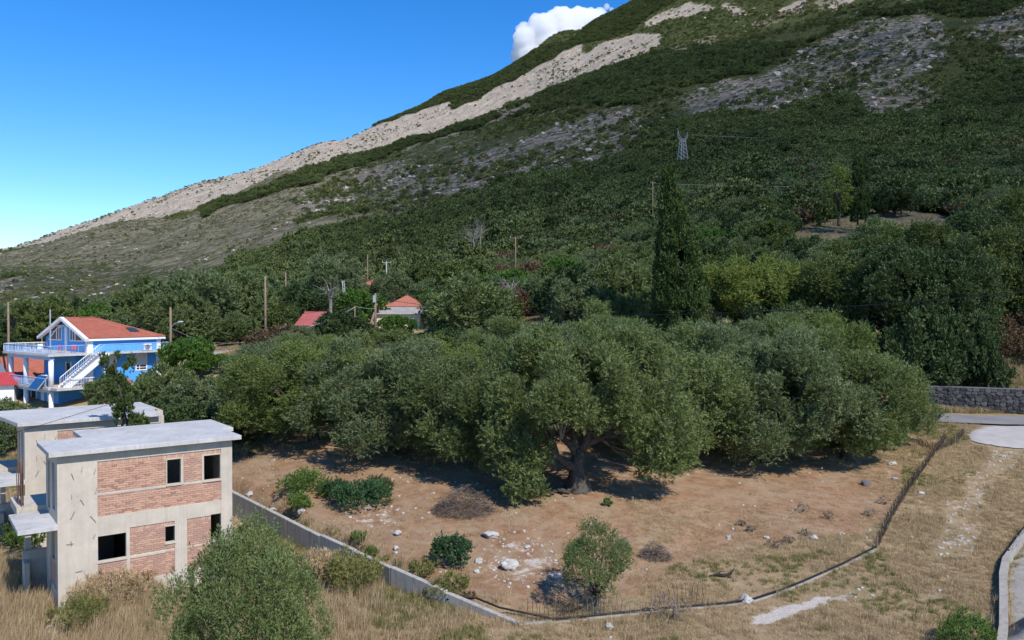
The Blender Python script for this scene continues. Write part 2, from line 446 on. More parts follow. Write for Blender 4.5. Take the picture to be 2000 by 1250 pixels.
def _mountain():
    t = NT('mountainside'); p = t.pos('World')
    big = t.noise(.006, 5, .6, p); mid = t.noise(.03, 8, .7, p); fine = t.noise(.14, 8, .8, p); vf = t.noise(.6, 5, .75, p)
    gf = t.noise(.22, 7, .85, t.scalev(p, 1, 1, 2.5)); grass = t.ramp(gf, (.34, (.19, .165, .08)), (.5, (.36, .31, .19)), (.64, (.50, .44, .31)))
    scrubm = t.math('ADD', t.attr('green'), t.math('MULTIPLY', t.math('SUBTRACT', mid, .5), 1.6), clamp=True)
    grn = t.ramp(gf, (.3, (.05, .062, .018)), (.6, (.125, .14, .042)), (.8, (.20, .20, .075)))
    col = t.mix(t.ramp(scrubm, (.35, 0.), (.6, 1.)), grass, grn)
    vf2 = t.math('ADD', t.math('MULTIPLY', t.noise(.33, 6, .8, p), .65), t.math('MULTIPLY', fine, .35))
    rk = t.ramp(vf2, (.32, (.10, .085, .07)), (.44, (.27, .235, .20)), (.54, (.44, .40, .35)), (.68, (.60, .56, .50)))
    rk = t.mix(t.ramp(mid, (.4, 0.), (.65, .65)), rk, (.40, .29, .21))
    rf = t.math('ADD', t.attr('rock'), t.math('MULTIPLY', t.math('SUBTRACT', fine, .5), 2.6), clamp=True)
    rf = t.math('ADD', rf, t.math('MULTIPLY', t.math('SUBTRACT', mid, .5), 1.2), clamp=True)
    col = t.mix(t.ramp(rf, (.44, 0.), (.60, 1.)), col, rk)
    pale = t.attr('pale')
    pr = t.ramp(vf2, (.33, (.34, .26, .18)), (.43, (.56, .44, .31)), (.52, (.78, .64, .47)), (.66, (.86, .76, .61)))
    pr = t.mix(t.ramp(mid, (.35, .6), (.6, 0.)), pr, (.42, .37, .31))
    st = t.noise(.05, 7, .7, t.scalev(p, 1, .5, .35))
    pr = t.mix(t.ramp(st, (.4, .55), (.55, 0.)), pr, (.34, .29, .235))
    pf = t.math('ADD', pale, t.math('ADD', t.math('MULTIPLY', t.math('SUBTRACT', mid, .5), 1.9), t.math('MULTIPLY', t.math('SUBTRACT', fine, .5), .9)), clamp=True)
    col = t.mix(t.ramp(pf, (.42, 0.), (.56, 1.)), col, pr)
    fo = t.math('ADD', t.attr('forest'), t.math('MULTIPLY', t.math('SUBTRACT', fine, .5), .6), clamp=True)
    und = t.ramp(fine, (.3, (.022, .030, .013)), (.6, (.05, .06, .025)), (.8, (.10, .095, .05)))
    col = t.mix(t.ramp(fo, (.45, 0.), (.62, 1.)), col, und)
    h = t.math('ADD', fine, t.math('MULTIPLY', vf, .5))
    return t.done(t.bsdf(col, .97, t.bump(t.math('ADD', h, vf2), 1.0, 6.0), .1))
M['mountain'] = _mountain()

def _asphalt():
    t = NT('worn_asphalt'); p = t.pos('World')
    a = t.noise(.35, 5, .6, p); b = t.noise(12, 4, .8, p)
    col = t.ramp(a, (.3, (.19, .18, .175)), (.7, (.27, .255, .245))); col = t.mix(t.math('MULTIPLY', b, .3), col, (.10, .10, .10))
    return t.done(t.bsdf(col, .9, t.bump(b, .4, .01)))
M['asphalt'] = _asphalt()
def _apron():
    t = NT('pale_concrete'); p = t.pos('World'); a = t.noise(.8, 6, .7, p); b = t.noise(9, 5, .8, p)
    col = t.ramp(a, (.3, (.34, .31, .28)), (.7, (.48, .45, .42))); col = t.mix(t.math('MULTIPLY', b, .25), col, (.4, .36, .31))
    return t.done(t.bsdf(col, .92, t.bump(b, .4, .01)))
M['apron'] = _apron()
def _thin():
    t = NT('thin_cloud'); d = t.n('ShaderNodeBsdfDiffuse'); t.put(d.inputs[0], (.95, .95, .96)); tp = t.n('ShaderNodeBsdfTransparent')
    tr = t.n('ShaderNodeBsdfTranslucent'); t.put(tr.inputs[0], (.95, .95, .96)); m1 = t.n('ShaderNodeMixShader'); m1.inputs[0].default_value = .5
    t.t.links.new(d.outputs[0], m1.inputs[1]); t.t.links.new(tr.outputs[0], m1.inputs[2])
    ms = t.n('ShaderNodeMixShader'); t.put(ms.inputs[0], t.attr('thick')); t.t.links.new(tp.outputs[0], ms.inputs[1]); t.t.links.new(m1.outputs[0], ms.inputs[2])
    return t.done(ms.outputs[0])
M['thin'] = _thin()
def _cloud():
    t = NT('cloud_white')
    d = t.n('ShaderNodeBsdfDiffuse'); t.put(d.inputs[0], (.97, .975, .98)); tr = t.n('ShaderNodeBsdfTranslucent'); t.put(tr.inputs[0], (.97, .975, .98))
    ms = t.n('ShaderNodeMixShader'); ms.inputs[0].default_value = .35
    t.t.links.new(d.outputs[0], ms.inputs[1]); t.t.links.new(tr.outputs[0], ms.inputs[2])
    t.m = t.m; t.t.nodes.remove(ms); vp = t.n('ShaderNodeVolumePrincipled'); vp.inputs['Color'].default_value = (1, 1, 1, 1); vp.inputs['Density'].default_value = .035; vp.inputs['Anisotropy'].default_value = .1
    t.t.links.new(vp.outputs[0], t.out.inputs['Volume']); return t.m
M['cloud'] = _cloud()

# ================================================================ SETTING: ground and mountain
EARTH = [[(440, 900), (700, 860), (1100, 880), (1400, 900), (1760, 900), (1745, 990), (1690, 1040), (1500, 1060), (1330, 1100), (1250, 1160),
          (1010, 1190), (880, 1150), (700, 1050), (560, 985), (440, 950)]]
GRAVEL = [[(1935, 876), (2000, 872), (1998, 892), (1945, 935), (1925, 925)], [(1890, 925), (1930, 915), (1920, 985), (1880, 985)],
          [(1640, 1150), (1690, 1145), (1710, 1170), (1650, 1175)], [(1800, 1150), (1850, 1155), (1845, 1172), (1790, 1172)],
          [(1840, 1030), (1920, 1020), (1900, 1090), (1810, 1090)], [(660, 980), (790, 985), (780, 1035), (690, 1025)],
          [(940, 1040), (1090, 1060), (1110, 1150), (960, 1140)], [(90, 1195), (150, 1195), (130, 1250), (70, 1250)],
          [(1850, 980), (1905, 975), (1890, 1030), (1840, 1035)], [(1560, 1165), (1630, 1150), (1640, 1165), (1600, 1178)]]
def soft_mask(px, py, polys, jx, jy, scale, seed, rad):
    m = np.zeros(px.shape)
    for k in range(5):
        ox, oy = [(0, 0), (1, .4), (-1, -.4), (.3, -1), (-.3, 1)][k]
        qx = px + jx * fbm(px / scale, py / scale, seed) + ox * rad; qy = py + jy * fbm(px / scale, py / scale, seed + 5) + oy * rad * .5
        for pl in polys: m = np.maximum(m * 0, m) if False else m + inpoly(qx, qy, pl) * .2
    return np.clip(m, 0, 1)

def grid_faces(nr, nc):
    i = np.arange(nr * nc).reshape(nr, nc)
    return np.stack([i[:-1, :-1], i[:-1, 1:], i[1:, 1:], i[1:, :-1]], -1).reshape(-1, 4)

xs = np.concatenate([[-400, -250, -160, -120, -95], np.arange(-80, 80.1, .42), [95, 120, 160, 250, 400]])
ys = np.concatenate([[-500, -250, -100, -40, 0, 12, 20], np.arange(25, 92, .36), np.arange(92.5, 170, 1.2), [172]])
X, Y = np.meshgrid(xs, ys)
Zf = Zg(X, Y)
gpx, gpy = proj(X, Y, Zf)
earth = soft_mask(gpx, gpy, EARTH, 22, 10, 60, 4, 10) * (Y > 25)
earth = np.maximum(earth, smooth(48, 60, Y) * .75 * (X < 24) * (X > -22) * (Y < 86))
grav = soft_mask(gpx, gpy, GRAVEL, 22, 12, 30, 8, 16) * (Y > 25) * .43; grav = np.maximum(grav, soft_mask(gpx, gpy, [[(1463, 1224), (1472, 1203), (1530, 1183), (1600, 1168), (1650, 1163), (1655, 1172), (1600, 1185), (1540, 1204), (1500, 1224)]], 5, 3, 14, 9, 4) * .95 * (Y > 25))
me = np_mesh('ground', np.stack([X, Y, Zf], -1).reshape(-1, 3), grid_faces(*X.shape), M['ground'],
             {'earth': earth.ravel(), 'gravel': grav.ravel()}, True)
tag(link(bpy.data.objects.new('ground', me)), kind='structure')

# mountain : fan-shaped sheet reaching past the ridges
FR_RIDGE = [(-200, 530), (0, 487), (100, 472), (200, 448), (300, 428), (400, 398), (480, 372), (560, 350), (700, 306), (860, 252), (1000, 208), (1100, 180), (1200, 140), (1290, 95)]
PALE = [[(-60, 460), (34, 450), (171, 400), (279, 362), (382, 345), (470, 322), (540, 290), (590, 268), (570, 330), (549, 349), (520, 365), (400, 400), (300, 430), (150, 465), (0, 492)],
        [(549, 352), (570, 300), (600, 270), (640, 268), (690, 250), (745, 236), (800, 222), (850, 204), (885, 196), (925, 192), (925, 238), (860, 262), (700, 316), (600, 348)],
        [(900, 240), (915, 188), (965, 165), (1010, 146), (1060, 122), (1100, 96), (1135, 84), (1135, 115), (1060, 165), (1000, 198), (940, 232)],
        [(1010, 190), (1100, 130), (1180, 82), (1240, 66), (1285, 63), (1290, 85), (1250, 110), (1190, 135), (1120, 158), (1030, 200)],
        [(1255, 48), (1300, 22), (1345, 5), (1400, 12), (1370, 24), (1310, 38), (1265, 52)], [(1405, 5), (1425, 8), (1460, 25), (1440, 32), (1415, 18)],
        [(1520, 18), (1560, 2), (1600, -5), (1560, 14), (1525, 28)], [(1600, 15), (1660, -8), (1680, -6), (1620, 26)], [(1650, 38), (1720, 15), (1790, -8), (1800, -2), (1700, 34)]]
ROCK = [[(690, 345), (760, 320), (900, 315), (1050, 262), (1150, 225), (1240, 208), (1270, 235), (1265, 285), (1180, 300), (1090, 330), (960, 362), (870, 405), (790, 425), (720, 390)],
        [(1330, 190), (1400, 160), (1480, 150), (1540, 110), (1570, 88), (1680, 45), (1790, 25), (1860, 70), (1850, 115), (1790, 150), (1835, 175), (1800, 222), (1700, 222), (1650, 188), (1560, 200), (1510, 226), (1440, 215), (1350, 232)],
        [(1870, 60), (1930, 30), (2010, -10), (2060, 0), (2010, 60), (1930, 75)], [(1940, 90), (2010, 70), (2010, 120), (1960, 120)],
        [(960, 215), (1040, 200), (1055, 212), (980, 232)], [(-60, 545), (60, 540), (50, 570), (-60, 580)], [(560, 400), (690, 370), (720, 400), (600, 425)]]
FOREST = [[(300, 640), (330, 575), (430, 545), (500, 505), (560, 475), (650, 455), (740, 435), (800, 428), (880, 405), (960, 370), (1030, 350), (1110, 335), (1180, 310),
           (1240, 295), (1255, 270), (1290, 250), (1330, 235), (1400, 222), (1510, 232), (1560, 205), (1650, 190), (1700, 230), (1800, 232), (1845, 180), (1900, 140), (1960, 120),
           (2300, 60), (2300, 700), (300, 700)],
          [(380, 412), (560, 350), (700, 300), (860, 246), (1000, 200), (1200, 130), (1290, 95), (1420, 92), (1560, 80), (1700, 30), (1800, 5), (1900, -10), (2200, -200), (2200, 0),
           (1990, 20), (1870, 40), (1800, 22), (1660, 45), (1560, 88), (1470, 145), (1330, 170), (1250, 200), (1100, 210), (960, 235), (860, 270), (700, 330), (560, 372), (400, 420)]]
HALF = [[(700, 330), (900, 262), (1100, 200), (1300, 150), (1340, 180), (1330, 240), (1230, 300), (1090, 332), (960, 362), (860, 405), (700, 430), (560, 440), (600, 380)]]
TOPF = [[(870, 175), (1000, 110), (1109, 79), (1230, -5), (1330, -60), (1340, -10), (1270, 30), (1235, 60), (1180, 78), (1120, 88), (1060, 128), (1000, 155), (930, 195), (880, 215)],
        [(640, 262), (742, 226), (800, 205), (870, 175), (880, 196), (800, 224), (745, 240), (690, 256), (650, 270)]]

CLEAR = [[(1535, 452), (1570, 436), (1640, 428), (1690, 408), (1760, 405), (1870, 428), (1880, 446), (1800, 458), (1700, 462), (1560, 466)], [(1385, 392), (1400, 374), (1520, 370), (1535, 386), (1450, 398)], [(1590, 470), (1640, 466), (1625, 500), (1600, 520)]]
def masks(x, y, z):
    px, py = proj(x, y, z)
    qx = px + 26 * fbm(px / 55., py / 40., 71, 4); qy = py + 13 * fbm(px / 55., py / 40., 77, 4)
    rx = px + 8 * fbm(px / 24., py / 18., 81, 3); ry = py + 5 * fbm(px / 24., py / 18., 87, 3)
    front = y < 1420
    forest = np.zeros(px.shape, bool); rock = forest.copy(); pale = forest.copy(); half = forest.copy(); topf = forest.copy()
    for pl in FOREST: forest |= inpoly(qx, qy, pl)
    for pl in ROCK: rock |= inpoly(qx, qy, pl)
    for pl in PALE: pale |= inpoly(rx, ry, pl)
    for pl in HALF: half |= inpoly(qx, qy, pl)
    for pl in TOPF: topf |= inpoly(rx, ry, pl)
    ra = px + 0 * py
    upper = (ra > 1180) & (y > 1150)
    rock &= front | (ra > 1300); pale &= ~front | upper; topf &= ~front | upper
    clr = np.zeros(px.shape, bool)
    for pl in CLEAR: clr |= inpoly(rx, ry, pl)
    clr &= y < 420; forest &= ~clr; half &= ~clr
    forest = forest & (front | (ra > 1250)) & ~rock & ~(pale & ~front) & ~(pale & upper)
    return px, py, front, forest, rock, pale, half, topf

pxs = np.arange(-420, 2460, 6.0); 
ld = np.concatenate([np.linspace(math.log(165), math.log(1700), 330), np.linspace(math.log(1706), math.log(6000), 130)])
PX, LD = np.meshgrid(pxs, ld); Y = np.exp(LD); X = (PX - 1000) / FPX * Y; Zf = Zg(X, Y)
Zf[0] -= 4
px_, py_, front, forest, rock, pale, half, topf = masks(X, Y, Zf)
green = np.clip(.35 + .5 * half + .45 * (py_ > 540 - .35 * np.maximum(px_ - 100, 0)) * front + .5 * (~front & ~pale) - .25 * (px_ < 700) * front, 0, 1)
green = np.where((px_ < 760) & front, .50 + .2 * (py_ > 520), green)
def blur(a):
    a = a.astype(float)
    for ax in (0, 1): a = (a + np.roll(a, 1, ax) + np.roll(a, -1, ax)) / 3
    return a
me = np_mesh('mountain', np.stack([X, Y, Zf], -1).reshape(-1, 3), grid_faces(*X.shape), M['mountain'],
             {'forest': (blur(forest | topf) * .9).ravel(), 'rock': blur(np.where(rock, .52, np.where(half, .30, np.where((px_ < 900) & front, .36, .16)))).ravel(),
              'pale': blur(pale).ravel() * .95, 'green': blur(np.where(soft_mask(px_, py_, CLEAR, 4, 3, 20, 3, 4) > .3, 0., green)).ravel()}, True)
tag(link(bpy.data.objects.new('mountain', me)), kind='structure')
mb = MB(); mb.add([(-30000, -20000, -60), (30000, -20000, -60), (30000, 38000, -60), (-30000, 38000, -60)], [(0, 1, 2, 3)])
tag(mb.build('distant_ground', M['ground']), kind='structure')

# ================================================================ plants
def rvec(rng, n):
    v = rng.normal(size=(n, 3)); return v / np.linalg.norm(v, axis=1, keepdims=True)

def leaf_cloud(rng, centers, radii, n, ll, lw, up=.55, outw=.6, squash=1.0, fill=.25, quad=False, ctr=None, per=11, sl=.42):
    """n leaves gathered in sprigs spread through the given puffs; returns verts, faces, tint"""
    centers = np.asarray(centers, float); radii = np.asarray(radii, float)
    if radii.ndim == 1: radii = np.stack([radii, radii, radii * squash], -1)
    w = (radii[:, 0] * radii[:, 2]); w = w / w.sum()
    m = max(8, n // per); k = rng.choice(len(centers), m, p=w)
    d = rvec(rng, m)
    c0 = centers.mean(0) if ctr is None else np.asarray(ctr)
    ow = centers[k] - c0; ow /= (np.linalg.norm(ow, axis=1, keepdims=True) + 1e-6)
    flip = (np.sum(d * ow, 1) < -.25) & (rng.random(m) < .75); d[flip] *= -1
    r = .80 - fill * rng.random(m) - (rng.random(m) < .12) * rng.random(m) * .5 + (rng.random(m) < .16) * rng.random(m) * .38
    r = r * (1 + .20 * np.sin(d[:, 0] * 7 + k) * np.sin(d[:, 1] * 6 + 2 * k))
    sp = centers[k] + d * radii[k] * r[:, None]
    sa = d * outw + np.array([0, 0, up]) + rvec(rng, m) * .55; sa /= np.linalg.norm(sa, axis=1, keepdims=True)
    slen = sl * radii[k][:, 0] * (.5 + 1.0 * rng.random(m))
    st = rng.random(m); q = rng.integers(0, m, n); u = rng.random(n)
    pos = sp[q] + sa[q] * (u * slen[q])[:, None] + rng.normal(size=(n, 3)) * (.16 * slen[q] * (1.15 - u))[:, None]
    ax = sa[q] * 1.0 + rvec(rng, n) * .8
    ax /= np.linalg.norm(ax, axis=1, keepdims=True)
    sd_ = np.cross(ax, rvec(rng, n)); sd_ /= (np.linalg.norm(sd_, axis=1, keepdims=True) + 1e-6)
    L = ll * (.6 + .8 * rng.random(n))[:, None]; W = lw * (.7 + .6 * rng.random(n))[:, None]
    puff_t = rng.random(len(centers))
    tint = np.clip(.36 * puff_t[k][q] + .34 * st[q] + .28 * rng.random(n) + .03, 0, 1)
    if quad:
        v = np.stack([pos, pos + ax * L * .5 + sd_ * W, pos + ax * L, pos + ax * L * .5 - sd_ * W], 1).reshape(-1, 3)
        f = np.arange(4 * n).reshape(n, 4); t = np.repeat(tint, 4)
    else:
        v = np.stack([pos - sd_ * W, pos + sd_ * W, pos + ax * L], 1).reshape(-1, 3)
        f = np.arange(3 * n).reshape(n, 3); t = np.repeat(tint, 3)
    return v, f, t

def crown_puffs(rng, R, rx, rz, zc, n, pr, low=-.45):
    """puffs over a lumpy ellipsoid"""
    c = []; r = []
    for i in range(n):
        z = low + (1 - low) * ((i + .5) / n); z = max(-1, min(.98, z + rng.normal() * .05))
        an = i * 2.39996 + rng.normal() * .25; h = math.sqrt(max(0, 1 - z * z))
        s = (.66 + .26 * rng.random()) * (1 + .14 * math.sin(an * 2 + R) + .10 * math.sin(an * 3 + z * 4))
        if rng.random() < .2: s += .2
        c.append((rx * h * math.cos(an) * s, rx * h * math.sin(an) * s, zc + rz * z * s)); r.append(pr * (.65 + .7 * rng.random()))
    return np.array(c), np.array(r)

def limbs(rng, mb, H, r0, targets, fork=.22, n=7, lean=(0, 0), gnarl=.12):
    fz = H * fork
    base = [Vector((0, 0, -.4)), Vector((rng.normal() * gnarl * .3, rng.normal() * gnarl * .3, fz * .5)), Vector((lean[0], lean[1], fz))]
    mb.tube([base[0], base[0] + Vector((0, 0, .45)), base[1], base[2]], [r0 * 1.7, r0 * 1.25, r0 * .9, r0 * .8], n)
    for t in targets:
        t = Vector(t); s = base[2] + Vector((rng.normal() * r0 * .3, rng.normal() * r0 * .3, -.1 * fz))
        m1 = s.lerp(t, .3) + Vector((t.x * .12, t.y * .12, -abs(t.z) * .03)) + Vector(rng.normal(size=3) * gnarl)
        m2 = s.lerp(t, .65) + Vector(rng.normal(size=3) * gnarl * 2)
        rr = r0 * (.35 + .25 * rng.random())
        mb.tube([s, m1, m2, t], [rr * 1.25, rr, rr * .65, rr * .22], max(5, n - 2))
        for q in range(2):
            e = m2.lerp(t, .3) + Vector(rng.normal(size=3)) * .7
            mb.tube([m2, m2.lerp(e, .6) + Vector(rng.normal(size=3)) * .1, e], [rr * .5, rr * .3, rr * .1], 4)

def make_tree(name, seed, R, H, mat, bark, nleaf, ll, lw, npuff=26, pr=1.5, cb=.28, up=.55, quad=False, low=-.5, r0=.35, fork=.2, nl=8,
              puffs=None, extra=None, label='', cat='tree', hide=False):
    rng = np.random.default_rng(seed)
    root = bpy.data.objects.new(name, None); COL.objects.link(root); root['category'] = cat; root['label'] = label
    zc = H * (cb + (1 - cb) * .5); rz = H * (1 - cb) * .5
    if puffs is None: c, r = crown_puffs(rng, seed, R, rz, zc, npuff, pr, low)
    else: c, r = puffs
    if extra is not None: c = np.vstack([c, extra[0]]); r = np.concatenate([r, extra[1]])
    v, f, t = leaf_cloud(rng, c, r, nleaf, ll, lw, up=up, squash=1.12, quad=quad, ctr=(0, 0, zc - rz * .3))
    me = np_mesh('crown', v, f, mat, {'tint': t}); co = link(bpy.data.objects.new('crown', me), root)
    mb = MB(); pick = rng.choice(len(c), min(nl, len(c)), replace=False)
    limbs(rng, mb, H, r0, [c[i] for i in pick], fork)
    mb.build('trunk', bark, root, True)
    return root

def place(root, loc, rz=0, sc=(1, 1, 1), label=None, group=None):
    """first call puts the original, later ones copies"""
    if not root.get('_used'):
        root['_used'] = 1; root.location = loc; root.rotation_euler = (0, 0, rz); root.scale = sc
        if label: root['label'] = label
        if group: root['group'] = group
        return root
    return dup(root, loc, rz, sc, label, group)

def scatter(name, variants, pos, sc, label=None, rz=None, vi=None, seed=0, tilt=None):
    """one uncountable mass : points carrying instanced plants"""
    rng = np.random.default_rng(seed); n = len(pos)
    me = bpy.data.meshes.new(name); me.vertices.add(n); me.vertices.foreach_set('co', np.asarray(pos, np.float32).ravel())
    for an, ty, av in (('sc', 'FLOAT', sc), ('rz', 'FLOAT', rng.random(n) * 6.283 if rz is None else rz)):
        a = me.attributes.new(an, ty, 'POINT'); a.data.foreach_set('value', np.asarray(av, np.float32))
    a = me.attributes.new('vi', 'INT', 'POINT'); a.data.foreach_set('value', np.asarray(rng.integers(0, len(variants), n) if vi is None else vi, np.int32))
    o = link(bpy.data.objects.new(name, me)); tag(o, label, None, None, 'stuff')
    cl = bpy.data.collections.new(name + '_kinds')
    for i, vme in enumerate(variants):
        vo = bpy.data.objects.new('%s_%02d' % (name, i), vme); cl.objects.link(vo)
    g = bpy.data.node_groups.new(name, 'GeometryNodeTree')
    g.interface.new_socket('Geometry', in_out='INPUT', socket_type='NodeSocketGeometry'); g.interface.new_socket('Geometry', in_out='OUTPUT', socket_type='NodeSocketGeometry')
    N = g.nodes.new; L = g.links.new
    gi = N('NodeGroupInput'); go = N('NodeGroupOutput'); ip = N('GeometryNodeInstanceOnPoints'); ci = N('GeometryNodeCollectionInfo')
    ci.inputs['Collection'].default_value = cl; ci.inputs['Separate Children'].default_value = True; ci.inputs['Reset Children'].default_value = True
    def na(nm, ty):
        a = N('GeometryNodeInputNamedAttribute'); a.data_type = ty; a.inputs[0].default_value = nm; return a.outputs[0]
    cx = N('ShaderNodeCombineXYZ'); L(na('rz', 'FLOAT'), cx.inputs[2])
    L(gi.outputs[0], ip.inputs['Points']); L(ci.outputs[0], ip.inputs['Instance']); ip.inputs['Pick Instance'].default_value = True
    L(na('vi', 'INT'), ip.inputs['Instance Index']); L(cx.outputs[0], ip.inputs['Rotation']); L(na('sc', 'FLOAT'), ip.inputs['Scale'])
    L(ip.outputs[0], go.inputs[0])
    md = o.modifiers.new('scatter', 'NODES'); md.node_group = g
    return o

def bush_mesh(seed, mat, n, ll, lw, R=1.0, npuff=9, pr=.45, H=1.0, low=-.2, up=.5):
    rng = np.random.default_rng(seed)
    c, r = crown_puffs(rng, seed, R * .75, H * .5, H * .5, npuff, pr, low)
    v, f, t = leaf_cloud(rng, c, r, n, ll, lw, up=up, ctr=(0, 0, 0), sl=.16, per=6)
    return np_mesh('bush', v, f, mat, {'tint': t})

import bmesh
def rock_mesh(name, seed, mat, sub=3, rough=.28, flat=.7):
    bm = bmesh.new(); bmesh.ops.create_icosphere(bm, subdivisions=sub, radius=1)
    o_ = Vector((seed * 3.1, seed * 1.7, 0))
    for v in bm.verts:
        n_ = mnoise.noise(v.co * 1.1 + o_) * rough * 1.8 + mnoise.noise(v.co * 3 + o_) * rough * .6; v.co *= 1 + n_; v.co.z *= flat
    me = bpy.data.meshes.new(name); bm.to_mesh(me); bm.free(); me.materials.append(mat); return me
def _oc():
    t = NT('outcrop_rock'); p = t.pos('World'); v = t.noise(.5, 6, .8, p); w = t.noise(.04, 4, .6, p)
    c = t.ramp(v, (.3, (.16, .14, .12)), (.5, (.38, .35, .31)), (.7, (.58, .54, .48))); c = t.mix(t.ramp(w, (.45, 0.), (.62, .6)), c, (.44, .34, .25)); sx_ = t.n('ShaderNodeSeparateXYZ'); t.put(sx_.inputs[0], p); far_ = t.math('GREATER_THAN', sx_.outputs[1], 1430.0); c = t.mix(far_, c, t.ramp(v, (.3, (.36, .26, .17)), (.5, (.70, .56, .40)), (.7, (.84, .72, .56)))); return t.done(t.bsdf(c, .97, t.bump(v, .8, .6), .1))
M['outcrop'] = _oc()
OUT = [rock_mesh('outcrop', 90 + i, M['outcrop'], 2, .55, .62) for i in range(5)]
# --- mass of maquis and woodland on the mountain
rngm = np.random.default_rng(11)
def wedge(n, d0, d1, p0=-60, p1=2080):
    d = np.sqrt(rngm.random(n) * (d1 * d1 - d0 * d0) + d0 * d0); a = (p0 + (p1 - p0) * rngm.random(n) - 1000) / FPX
    return a * d, d
def grow(n, d0, d1):
    x, y = wedge(n, d0, d1); z = Zg(x, y); return (x, y, z) + masks(x, y, z)

maq = [bush_mesh(40 + i, M['maquis'], 760, .17, .11, 1.0, 7, .46, 1.1) for i in range(5)]
maqd = [bush_mesh(50 + i, M['maquis'], 1700, .12, .075, 1.0, 16, .36, 1.05) for i in range(4)] + \
       [bush_mesh(60 + i, M['olive_grey'], 1700, .13, .06, 1.0, 14, .38, .95) for i in range(2)] + [bush_mesh(63, M['brown'], 1300, .13, .05, 1.0, 12, .36, .95)]
def column_mesh(seed, mat, n, H, R, ll, lw):
    rng = np.random.default_rng(seed); c = []; r = []
    for i in range(int(H * 3)):
        z = .04 * H + H * .9 * (i / (H * 3)); an = rng.random() * 6.28; rr = R * (1 - (z / H) ** 2.2) * .6
        c.append((math.cos(an) * rr, math.sin(an) * rr, z)); r.append((R * .42 * (1 - .6 * z / H), R * .42 * (1 - .6 * z / H), R * 1.0))
    v, f, t = leaf_cloud(rng, c, np.array(r), n, ll, lw, up=1.5, outw=.3, ctr=(0, 0, 0)); v[:, 2] = np.minimum(v[:, 2], H)
    return np_mesh('column', v, f, mat, {'tint': t})
cyps = [column_mesh(70 + i, M['maquis'], 420, 8, 1.0, .6, .16) for i in range(3)]
allv = maq + maqd + cyps

x, y, z, px, py, front, forest, rock, pale, half, topf = grow(64000, 205, 900)
keep = forest & front & (fbm(x / 26., y / 26., 5, 3) > -.52)
x1, y1, z1, px1 = x[keep], y[keep], z[keep], px[keep]
nearv = y1 < 420
vi = np.where(nearv, 5 + rngm.integers(0, 7, len(x1)), rngm.integers(0, 5, len(x1)))
grey = nearv & (vi >= 9) & (rngm.random(len(x1)) < .35); vi = np.where(grey, 5 + rngm.integers(0, 4, len(x1)), vi)
sc = (1.6 + 3.9 * rngm.random(len(x1)) ** 1.8 + 2.2 * (rngm.random(len(x1)) < .05)) * np.clip(1 + .5 * fbm(x1 / 60., y1 / 60., 91, 3), .6, 1.5)
cyp = (rngm.random(len(x1)) < .12) & (px1 > 640) & (px1 < 1290) & (y1 > 330) & (y1 < 620); vi = np.where(cyp, 12 + rngm.integers(0, 3, len(x1)), vi); sc = np.where(cyp, .8 + .5 * rngm.random(len(x1)), sc)
P1 = np.stack([x1, y1, z1 - sc * .1], -1); ok1 = (sc > 2.3) | (rngm.random(len(sc)) < .72); P1 = P1[ok1]; sc = sc[ok1]; vi = vi[ok1]
x, y, z, px, py, front, forest, rock, pale, half, topf = grow(60000, 900, 1420)
keep = forest & (rngm.random(len(x)) < .95)
s2 = 1.6 + 4.0 * rngm.random(keep.sum()) ** 2.4
P2 = np.stack([x[keep], y[keep], z[keep] - .3], -1)
scatter('maquis_forest', allv, np.vstack([P1, P2]), np.concatenate([sc, s2]), 'dark evergreen forest and scrub covering the mountainside', seed=1,
        vi=np.concatenate([vi, rngm.integers(0, 5, len(P2))]))

# open slope : scattered shrubs
x, y, z, px, py, front, forest, rock, pale, half, topf = grow(110000, 330, 1420)
dens = np.where(half, .34, np.where(rock, .24, np.where(px > 1250, .34, .24))) * np.clip(.5 + 1.6 * fbm(x / 60., y / 60., 41, 4), .05, 1.6)
keep = ~forest & (front | (px > 1280)) & (rngm.random(len(x)) < dens) & ~(pale & ~front)
scl = np.where(half | rock | (px > 1250), 1.2 + 3.0 * rngm.random(len(x)) ** 2.2, .7 + 1.3 * rngm.random(len(x)) ** 3)
scr = [bush_mesh(80 + i, M['scrub'], 130, .42, .2, 1.0, 7, .45, .8) for i in range(3)] + maq[:3]
vi = np.where((scl > 2.0) & (rngm.random(len(x)) < .45), 3 + rngm.integers(0, 3, len(x)), rngm.integers(0, 4, len(x)))
scatter('slope_scrub', scr, np.stack([x, y, z - .1], -1)[keep], scl[keep], 'low shrubs dotted over the open stony slope', vi=vi[keep], seed=2)

# weathered outcrops breaking the open slopes
x, y, z, px, py, front, forest, rock, pale, half, topf = grow(70000, 380, 2700)
pk = np.where(rock, .55, np.where(pale, .22, np.where(half, .16, np.where((px < 760) & front, .20, .05)))) * np.clip(.6 + 2.2 * fbm(x / 35., y / 35., 61, 4), 0, 1.8)
keep = (~forest | rock) & ~topf & (rngm.random(len(x)) < pk)
scatter('limestone_outcrops', [OUT[i] for i in range(5)], np.stack([x, y, z - .2], -1)[keep], (np.where(rock, .9, .5) * (.7 + 3.4 * rngm.random(len(x)) ** 3) * np.where(y > 1420, 1.5, 1))[keep], 'weathered limestone outcrops and blocks strewn over the slopes', seed=8)

